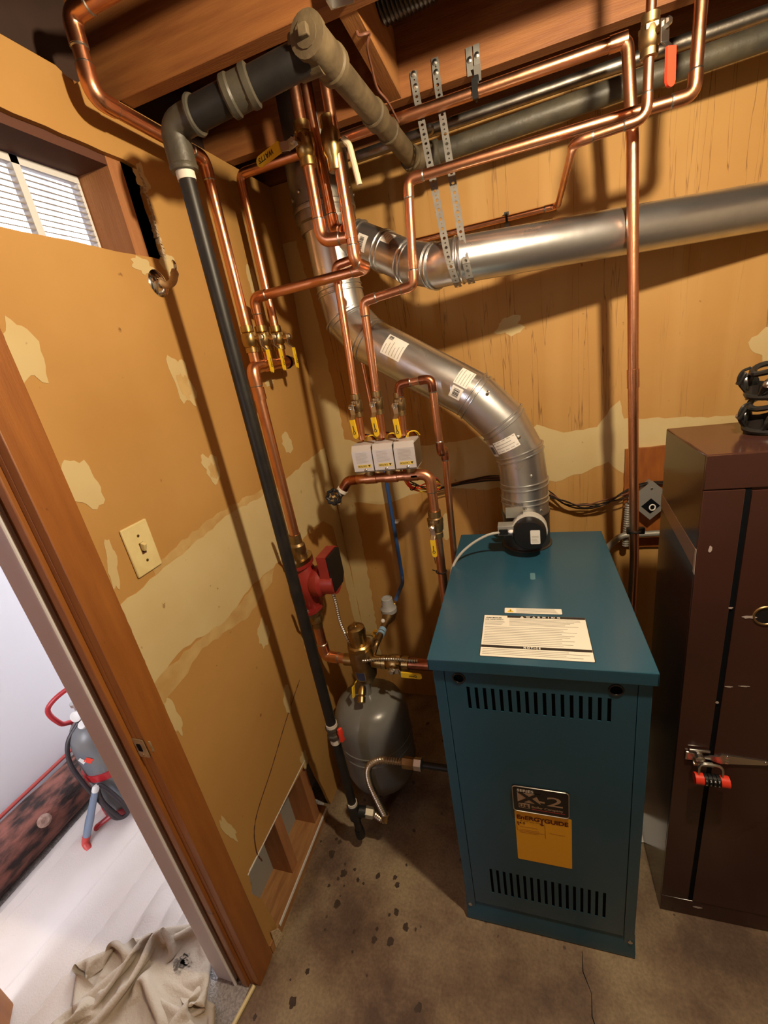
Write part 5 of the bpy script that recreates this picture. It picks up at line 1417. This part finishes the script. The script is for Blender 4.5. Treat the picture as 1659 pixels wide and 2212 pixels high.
# a torn strip of clear tape across the side
tp = mesh_obj('tape_strip', MB().prism([(0.500, 1.235), (0.745, 1.20), (0.748, 1.155), (0.500, 1.200)], (CX0 - 0.0002, 0, 0), -Y, Z, 0.0005), TAPECLEAR, cb, smooth=0)
mesh_obj('tape_end', MB().prism(ragged([(0.742, 1.203), (0.7505, 1.203), (0.7505, 1.145), (0.740, 1.148)], 0.003, 4), (CX0 - 0.0007, 0, 0), -Y, Z, 0.0006), SCUFF, cb, smooth=0)

pk = thing('padlock', 'red combination padlock hanging from the cabinet hasp', 'padlock', (1.20, -0.79, 0.60))
pc = V((1.202, -0.782, 0.600))
mesh_obj('shackle', MB().sweep(fillet([pc + V((-0.026, 0, 0.01)), pc + V((-0.026, 0.004, 0.044)), pc + V((0.022, 0.004, 0.044)), pc + V((0.022, 0, 0.01))], 0.016)[0], 0.0032, 8), STEEL, pk)
mesh_obj('body', MB().cyl(pc + V((-0.034, 0, 0)), pc + V((-0.016, 0, 0)), 0.0135, seg=20), REDV, pk)
mesh_obj('body', MB().cyl(pc + V((0.018, 0, 0)), pc + V((0.036, 0, 0)), 0.0135, seg=20), REDV, pk)
for k in range(4):
    x = -0.0118 + 0.0085 * k
    dl_ = mesh_obj('dial', MB().cyl(pc + V((x - 0.0036, 0, 0)), pc + V((x + 0.0036, 0, 0)), 0.0140, seg=20), BLACK, pk)
    for q, ang in enumerate((-0.95, -0.15, 0.65)):
        nrm = V((0, -math.cos(ang), math.sin(ang)))
        text_part('0136'[k] if q == 1 else '9025'[k] if q == 0 else '1247'[k], 0.0068, pc + V((x - 0.0024, 0, 0)) + nrm * 0.0141 - V((0, -math.sin(-ang), math.cos(ang))) * 0.0022, X, V((0, math.sin(ang), math.cos(ang))), STICKER, dl_, bold=0.0001)

# ice cleats on the cabinet
def cleat(label, ox, oy, oz, rot):
    t = thing('ice_cleat', label, 'ice cleat', (ox, oy, oz), 'ice cleats on the cabinet')
    Rm = Matrix.Rotation(rot, 3, 'Z')
    def W(p):
        return V((ox, oy, oz)) + Rm @ V(p)
    def ring(zc, rx, ry, amp, ph):
        return [W((rx * math.cos(a), ry * math.sin(a), zc + amp * math.sin(3 * a + ph))) for a in [2 * PI * k / 40 for k in range(40)]]
    mesh_obj('rubber_band', MB().sweep(ring(0.010, 0.090, 0.052, 0.002, 0), 0.0062, 8, closed=True), RUBBER, t)
    mesh_obj('rubber_band', MB().sweep(ring(0.058, 0.086, 0.048, 0.006, 1.0), 0.0058, 8, closed=True), RUBBER, t)
    n = 9
    for k in range(n):
        a = 2 * PI * k / n + 0.2
        b = a + (0.42 if k % 2 else -0.30)
        m_ = (a + b) / 2
        mesh_obj('strap', MB().sweep(catmull([W((0.090 * math.cos(a), 0.052 * math.sin(a), 0.010)), W((0.094 * math.cos(m_), 0.056 * math.sin(m_), 0.034)), W((0.086 * math.cos(b), 0.048 * math.sin(b), 0.058))], 5), [0.0045, 0.005, 0.006, 0.008, 0.0095, 0.0105, 0.0095, 0.008, 0.006, 0.005, 0.0045], 8), RUBBER, t)
        nrm = Rm @ V((math.cos(m_) * 0.052, math.sin(m_) * 0.090, 0.012)).normalized()
        q = W((0.094 * math.cos(m_), 0.056 * math.sin(m_), 0.034)) + nrm * 0.008
        mesh_obj('steel_stud', MB().lathe([(0.0065, -0.002), (0.0065, 0.0015), (0.004, 0.004), (0.0, 0.005)], q, nrm, 10), STEEL, t)
    for k in range(5):
        a = 2 * PI * (k + 0.5) / 5
        ring2 = []
        for q_ in range(2):
            for jx in range(7):
                aa = a + (jx - 3) * 0.175
                ring2.append(W((0.088 * math.cos(aa), 0.050 * math.sin(aa), (0.004 if q_ == 0 else 0.030) + 0.003 * math.sin(jx + k))))
        fs = [[i_, i_ + 1, 8 + i_, 7 + i_] for i_ in range(6)]
        cen = W((0, 0, 0.036))
        back = [p + (p - cen).normalized() * 0.004 for p in ring2]
        mb = MB().add(ring2, fs).add(back, [f[::-1] for f in fs])
        mesh_obj('side_panel', mb, RUBBER, t)
    mesh_obj('pull_tab', MB().obox(W((-0.104, -0.004, 0.045)), Rm @ V((0.4, 0, 1)), Y, Rm @ V((1, 0, -0.4)), (0.026, 0.014, 0.006), 0.0025).sweep(catmull([W((-0.090, 0.0, 0.064)), W((-0.104, -0.004, 0.058)), W((-0.108, -0.004, 0.040)), W((-0.094, 0, 0.018))], 5), 0.003, 6), RUBBER, t)
cleat('black rubber ice cleat lying flat on the brown cabinet', 1.338, -0.602, CH, 0.12)
cleat('black rubber ice cleat stacked on top of the other one', 1.340, -0.605, CH + 0.066, -0.15)

# paper scrap between boiler and cabinet
solo('paper_scrap', MB().prism([(0, 0), (0.075, 0.01), (0.06, 0.11), (-0.02, 0.09)], (1.075, -0.58, 0.001), V((1, 0.1, 0.08)).normalized(), V((-0.1, 1, 0.10)).normalized(), 0.0012), PAPER, 'scrap of white paper on the floor between boiler and cabinet', 'paper', smooth=0)

# ------------------------------------------------------------------ next room
def cloth(name, label, x0, x1, y0, y1, nx, ny, fn, m, cat):
    mb = MB()
    vs, fs = [], []
    for j in range(ny + 1):
        for i in range(nx + 1):
            x, y = x0 + (x1 - x0) * i / nx, y0 + (y1 - y0) * j / ny
            vs.append(fn(x, y, i / nx, j / ny))
    for j in range(ny):
        for i in range(nx):
            a = j * (nx + 1) + i
            fs.append([a, a + 1, a + nx + 2, a + nx + 1])
    mb.add(vs, fs)
    return solo(name, mb, m, label, cat, smooth=70)
def drop_fn(x, y, u, v):
    z = 0.006
    # long folds running with the room
    w = 0.06 * mnoise.noise(V((x * 1.2, y * 1.2, 3.1)))
    for (c, a, s, wd) in ((-0.50, 0.016, 0.12, 0.014), (-0.62, 0.013, 0.16, 0.011), (-0.42, 0.014, 0.05, 0.012), (-0.36, 0.010, 0.02, 0.010), (-0.78, 0.006, 0.2, 0.014), (-0.985, 0.03, 0.05, 0.025), (-1.04, 0.03, 0.02, 0.02)):
        d = x - (c + s * (y + 1.1) * 0.6 + w * 0.6)
        k = 0.5 + 0.5 * mnoise.noise(V((c * 7, y * 2.5, 0.4)))
        z += a * (0.5 + k) * (math.exp(-d / (wd * 1.6)) if d > 0 else math.exp(d / (wd * 0.35)))
    z += 0.004 * mnoise.noise(V((x * 9, y * 6, 1.7))) + 0.003
    hr = math.hypot((x + 0.315) / 0.27, (y + 1.295) / 0.19)
    z = z if hr > 1.15 else 0.004 + (z - 0.004) * max(0.0, min(1.0, (hr - 0.85) / 0.3))
    e = -0.300 + 0.012 * mnoise.noise(V((y * 4, 0.3, 0.2)))
    xx = min(x, e) if u > 0.98 else x
    return V((xx, y, max(z, 0.002)))
cloth('drop_cloth', 'off-white canvas drop cloth spread over the carpet in the next room', -1.09, -0.300, -1.9, 0.4, 150, 170, drop_fn, CANVAS, 'drop cloth')
def crumple(nx, ny, sx, sy, shrink, seed, steps=300):
    """a sheet pushed together on the floor until it buckles into folds (position based cloth)"""
    rs = np.random.RandomState(seed)
    gx, gy = np.meshgrid(np.linspace(-1, 1, nx), np.linspace(-1, 1, ny))
    P = np.stack([gx * sx / 2, gy * sy / 2, np.zeros_like(gx)], -1)
    rest_x, rest_y = sx / (nx - 1), sy / (ny - 1)
    for k in range(26):
        kx, ky = rs.normal(0, 8, 2)
        P[..., 2] += 0.010 * np.sin(kx * gx + ky * gy + rs.uniform(0, 6))
    for k in range(10):
        kx, ky = rs.normal(0, 4, 2)
        P[..., 0] += 0.018 * np.sin(kx * gx + ky * gy + rs.uniform(0, 6))
        P[..., 1] += 0.018 * np.sin(ky * gx - kx * gy + rs.uniform(0, 6))
    P[..., 2] += 0.05 + rs.uniform(0, 0.002, P.shape[:2])
    prev = P.copy()
    pairs = []
    def link(dy, dx, k):
        L = math.hypot(dx * rest_x, dy * rest_y)
        for py in ((0, 1) if dy else (0,)):
            for px in ((0, 1) if dx else (0,)):
                ys = np.arange(max(0, -dy), ny - max(0, dy)); xs = np.arange(max(0, -dx), nx - max(0, dx))
                if dy: ys = ys[(ys // abs(dy)) % 2 == py]
                if dx: xs = xs[(xs // abs(dx)) % 2 == px]
                if len(ys) and len(xs):
                    a = np.ix_(ys, xs); b = np.ix_(ys + dy, xs + dx)
                    pairs.append((a, b, L, k))
    for d in ((0, 1, 1.0), (1, 0, 1.0), (1, 1, 0.5), (1, -1, 0.5), (0, 2, 0.12), (2, 0, 0.12), (0, 3, 0.05), (3, 0, 0.05)):
        link(*d)
    for it in range(steps):
        t = min(1.0, it / (steps * 0.6))
        vel = (P - prev) * 0.92
        prev = P.copy()
        P = P + vel
        P[..., 2] -= 0.00016
        # pushed together
        if t < 1.0:
            q_ = shrink ** (1.0 / (steps * 0.6))
            P[..., 0] *= q_
            P[..., 1] *= q_
            prev[..., 0] *= q_
            prev[..., 1] *= q_
        lim_x, lim_y = sx / 2 * shrink * 1.25, sy / 2 * shrink * 1.25
        if t >= 0.8:
            P[..., 0] = np.clip(P[..., 0], -lim_x, lim_x)
            P[..., 1] = np.clip(P[..., 1], -lim_y, lim_y)
        for rep_ in range(4):
            for a, b, L, k in pairs:
                d = P[b] - P[a]
                n_ = np.sqrt((d * d).sum(-1, keepdims=True)) + 1e-9
                c_ = d * (0.5 * k * (n_ - L) / n_)
                if k < 0.3:
                    c_ = np.where(n_ < L * 0.75, c_, 0)
                P[a] += c_
                P[b] -= c_
            P[..., 2] = np.clip(P[..., 2], 0.004, 0.11)
    return P
CP = crumple(64, 46, 0.92, 0.66, 0.52, 5)
heap = MB()
rot_ = Matrix.Rotation(0.35, 3, 'Z')
heap.add([V((-0.335, -1.300, 0.010)) + rot_ @ (V(CP[j, i]) * 0.86) for j in range(46) for i in range(64)],
         [[j * 64 + i, j * 64 + i + 1, (j + 1) * 64 + i + 1, (j + 1) * 64 + i] for j in range(45) for i in range(63)])
hp = solo('crumpled_cloth', heap, CANVASB, 'crumpled beige canvas cloth heaped on the floor by the doorway', 'cloth', smooth=75)
sb = hp.modifiers.new('soften', 'SUBSURF')
sb.levels = sb.render_levels = 1

lg = thing('log_beam', 'rough reddish brown log lying along the white wall of the next room', 'log', (-1.17, -1.1, 0))
def log_mesh():
    mb = MB()
    n, seg = 70, 28
    vs, fs = [], []
    for i in range(n + 1):
        y = -2.3 + 1.75 * i / n
        for k in range(seg):
            a = 2 * PI * k / seg
            r = 0.098 * (1 + 0.10 * mnoise.noise(V((math.cos(a) * 2, y * 3, math.sin(a) * 2))) + 0.05 * mnoise.noise(V((math.cos(a) * 7, y * 9, math.sin(a) * 7))))
            vs.append(V((-1.168 + r * 0.95 * math.cos(a), y, 0.106 + r * 1.03 * math.sin(a))))
    for i in range(n):
        for k in range(seg):
            k2 = (k + 1) % seg
            fs.append([i * seg + k, i * seg + k2, (i + 1) * seg + k2, (i + 1) * seg + k])
    fs.append(list(range(seg)))
    fs.append([n * seg + k for k in range(seg)][::-1])
    return mb.add(vs, fs)
mesh_obj('trunk', log_mesh(), BARK, lg, smooth=60)
kn = mesh_obj('knot', MB().lathe([(0.026, -0.01), (0.024, 0.006), (0.014, 0.012), (0.0, 0.010)], (-1.080, -0.985, 0.150), V((0.9, -0.1, 0.45)), 14), mat('knot_wood', (0.40, 0.26, 0.20), 0.7, 0, (0.22, 0.12, 0.09), 60), lg)
mesh_obj('red_edge', MB().cyl((-1.235, -2.3, 0.200), (-1.235, -0.55, 0.200), 0.008, seg=10), mat('red_edge', (0.38, 0.055, 0.045), 0.6), lg)

tk = thing('torch_tank', 'grey fuel cylinder strapped in a red carrying stand with a hose', 'gas cylinder', (-0.93, -0.765, 0.0))
TX, TY = -0.925, -0.765
mesh_obj('cylinder', MB().lathe([(0.055, 0.018), (0.085, 0.026), (0.093, 0.05), (0.093, 0.395), (0.088, 0.435), (0.070, 0.468), (0.045, 0.488), (0.030, 0.494)], (TX, TY, 0), Z, 32), CYLGREY, tk, smooth=50)
mesh_obj('valve', MB().lathe([(0.024, 0.49), (0.024, 0.515), (0.012, 0.52), (0.012, 0.56), (0.020, 0.562), (0.020, 0.575), (0.0, 0.577)], (TX - 0.012, TY - 0.01, 0), Z, 14), STEEL, tk)
mesh_obj('gauge', MB().lathe([(0.020, 0), (0.022, 0.003), (0.022, 0.014), (0.018, 0.016)], (TX - 0.006, TY - 0.025, 0.522), V((0.3, -0.8, 0.3)), 16), STICKER, tk)
mesh_obj('valve_knob', MB().lathe([(0.016, 0), (0.016, 0.014), (0.010, 0.016)], (TX + 0.03, TY - 0.04, 0.492), V((0.3, -0.5, 0.7)), 14), STICKER, tk)
for z in (0.255, 0.045):
    mesh_obj('stand_ring', MB().lathe([(0.0945, z - 0.016), (0.099, z - 0.016), (0.099, z + 0.016), (0.0945, z + 0.016)], (TX, TY, 0), Z, 32), REDSTAND, tk)
mesh_obj('stand_handle', MB().sweep(catmull([(TX - 0.095, TY - 0.02, 0.25), (TX - 0.10, TY + 0.0, 0.43), (TX - 0.075, TY - 0.055, 0.50), (TX - 0.060, TY - 0.075, 0.60), (TX - 0.0, TY + 0.0, 0.645), (TX + 0.09, TY + 0.06, 0.62), (TX + 0.10, TY + 0.06, 0.26)], 8), 0.0095, 12), REDSTAND, tk)
mesh_obj('stand_leg', MB().sweep(fillet([(TX + 0.02, TY - 0.10, 0.05), (TX - 0.02, TY - 0.145, 0.035), (TX - 0.03, TY - 0.150, 0.004)], 0.01)[0], 0.010, 10), REDSTAND, tk)
mesh_obj('stand_leg', MB().sweep([(TX + 0.096, TY - 0.02, 0.255), (TX + 0.100, TY - 0.025, 0.02)], 0.010, 10), REDSTAND, tk)
for k, (u0, v0) in enumerate(((-0.018, 0.0), (0.012, 0.0))):
    rr = 0.0938
    a0 = 0.10 + (0.30 if k else 0.0)
    lb2 = MB()
    cxp = [(-0.020, 0.0), (0.0, 0.018), (0.020, 0.0), (0.0, -0.018)]
    vs = []
    for (px, pz) in cxp:
        ang = -PI / 2 + a0 + px / rr
        vs.append(V((TX + (rr + 0.001 + 0.0004 * k) * math.cos(ang), TY + (rr + 0.001 + 0.0004 * k) * math.sin(ang), 0.355 + pz)))
    lb2.add(vs, [[0, 1, 2, 3]])
    mesh_obj('hazard_label', lb2, [STICKER, REDV][k], tk, smooth=0)
mesh_obj('hose', MB().sweep(catmull([(TX - 0.005, TY - 0.035, 0.495), (TX - 0.03, TY - 0.085, 0.44), (TX - 0.03, TY - 0.112, 0.36), (TX - 0.0, TY - 0.120, 0.26), (TX + 0.035, TY - 0.115, 0.15), (TX + 0.06, TY - 0.11, 0.06), (TX + 0.085, TY - 0.075, 0.05), (TX + 0.080, TY - 0.085, 0.16), (TX + 0.055, TY - 0.105, 0.245), (TX + 0.045, TY - 0.115, 0.16), (TX + 0.070, TY - 0.10, 0.045)], 10), 0.0085, 10), REDBLACKHOSE, tk)
to = thing('torch', 'blue grey brazing torch with red tip leaning from the fuel cylinder to the cloth', 'torch', (-0.94, -0.965, 0.01))
t0, t1 = V((-0.875, -0.885, 0.235)), V((-0.935, -0.955, 0.055))
da = (t1 - t0).normalized()
mesh_obj('fitting', MB().lathe([(0.008, -0.02), (0.013, -0.012), (0.013, 0.004), (0.010, 0.006)], t0, da, 12), STICKER, to)
mesh_obj('body', MB().lathe([(0.011, 0.0), (0.013, 0.03), (0.014, 0.10), (0.016, 0.13), (0.014, (t1 - t0).length)], t0, da, 14), mat('torch_blue', (0.22, 0.28, 0.38), 0.35, 0.3), to)
mesh_obj('tip', MB().sweep(fillet([t1, t1 + da * 0.035, t1 + da * 0.05 + V((0.03, -0.005, -0.004))], 0.02)[0], [0.015] * 2 + [0.014] * 7, 12), mat('torch_red', (0.55, 0.06, 0.05), 0.4), to)
# torn bits by the door frame
solo('door_shim', MB().prism([(0, 0), (0.035, 0.005), (0.028, 0.05), (0.004, 0.075)], (0.002, -1.085, 0.002), V((0.35, 1, 0)).normalized(), Z, 0.004), GYPSUM, 'broken piece of drywall leaning at the foot of the left wall', 'rubble', smooth=0)
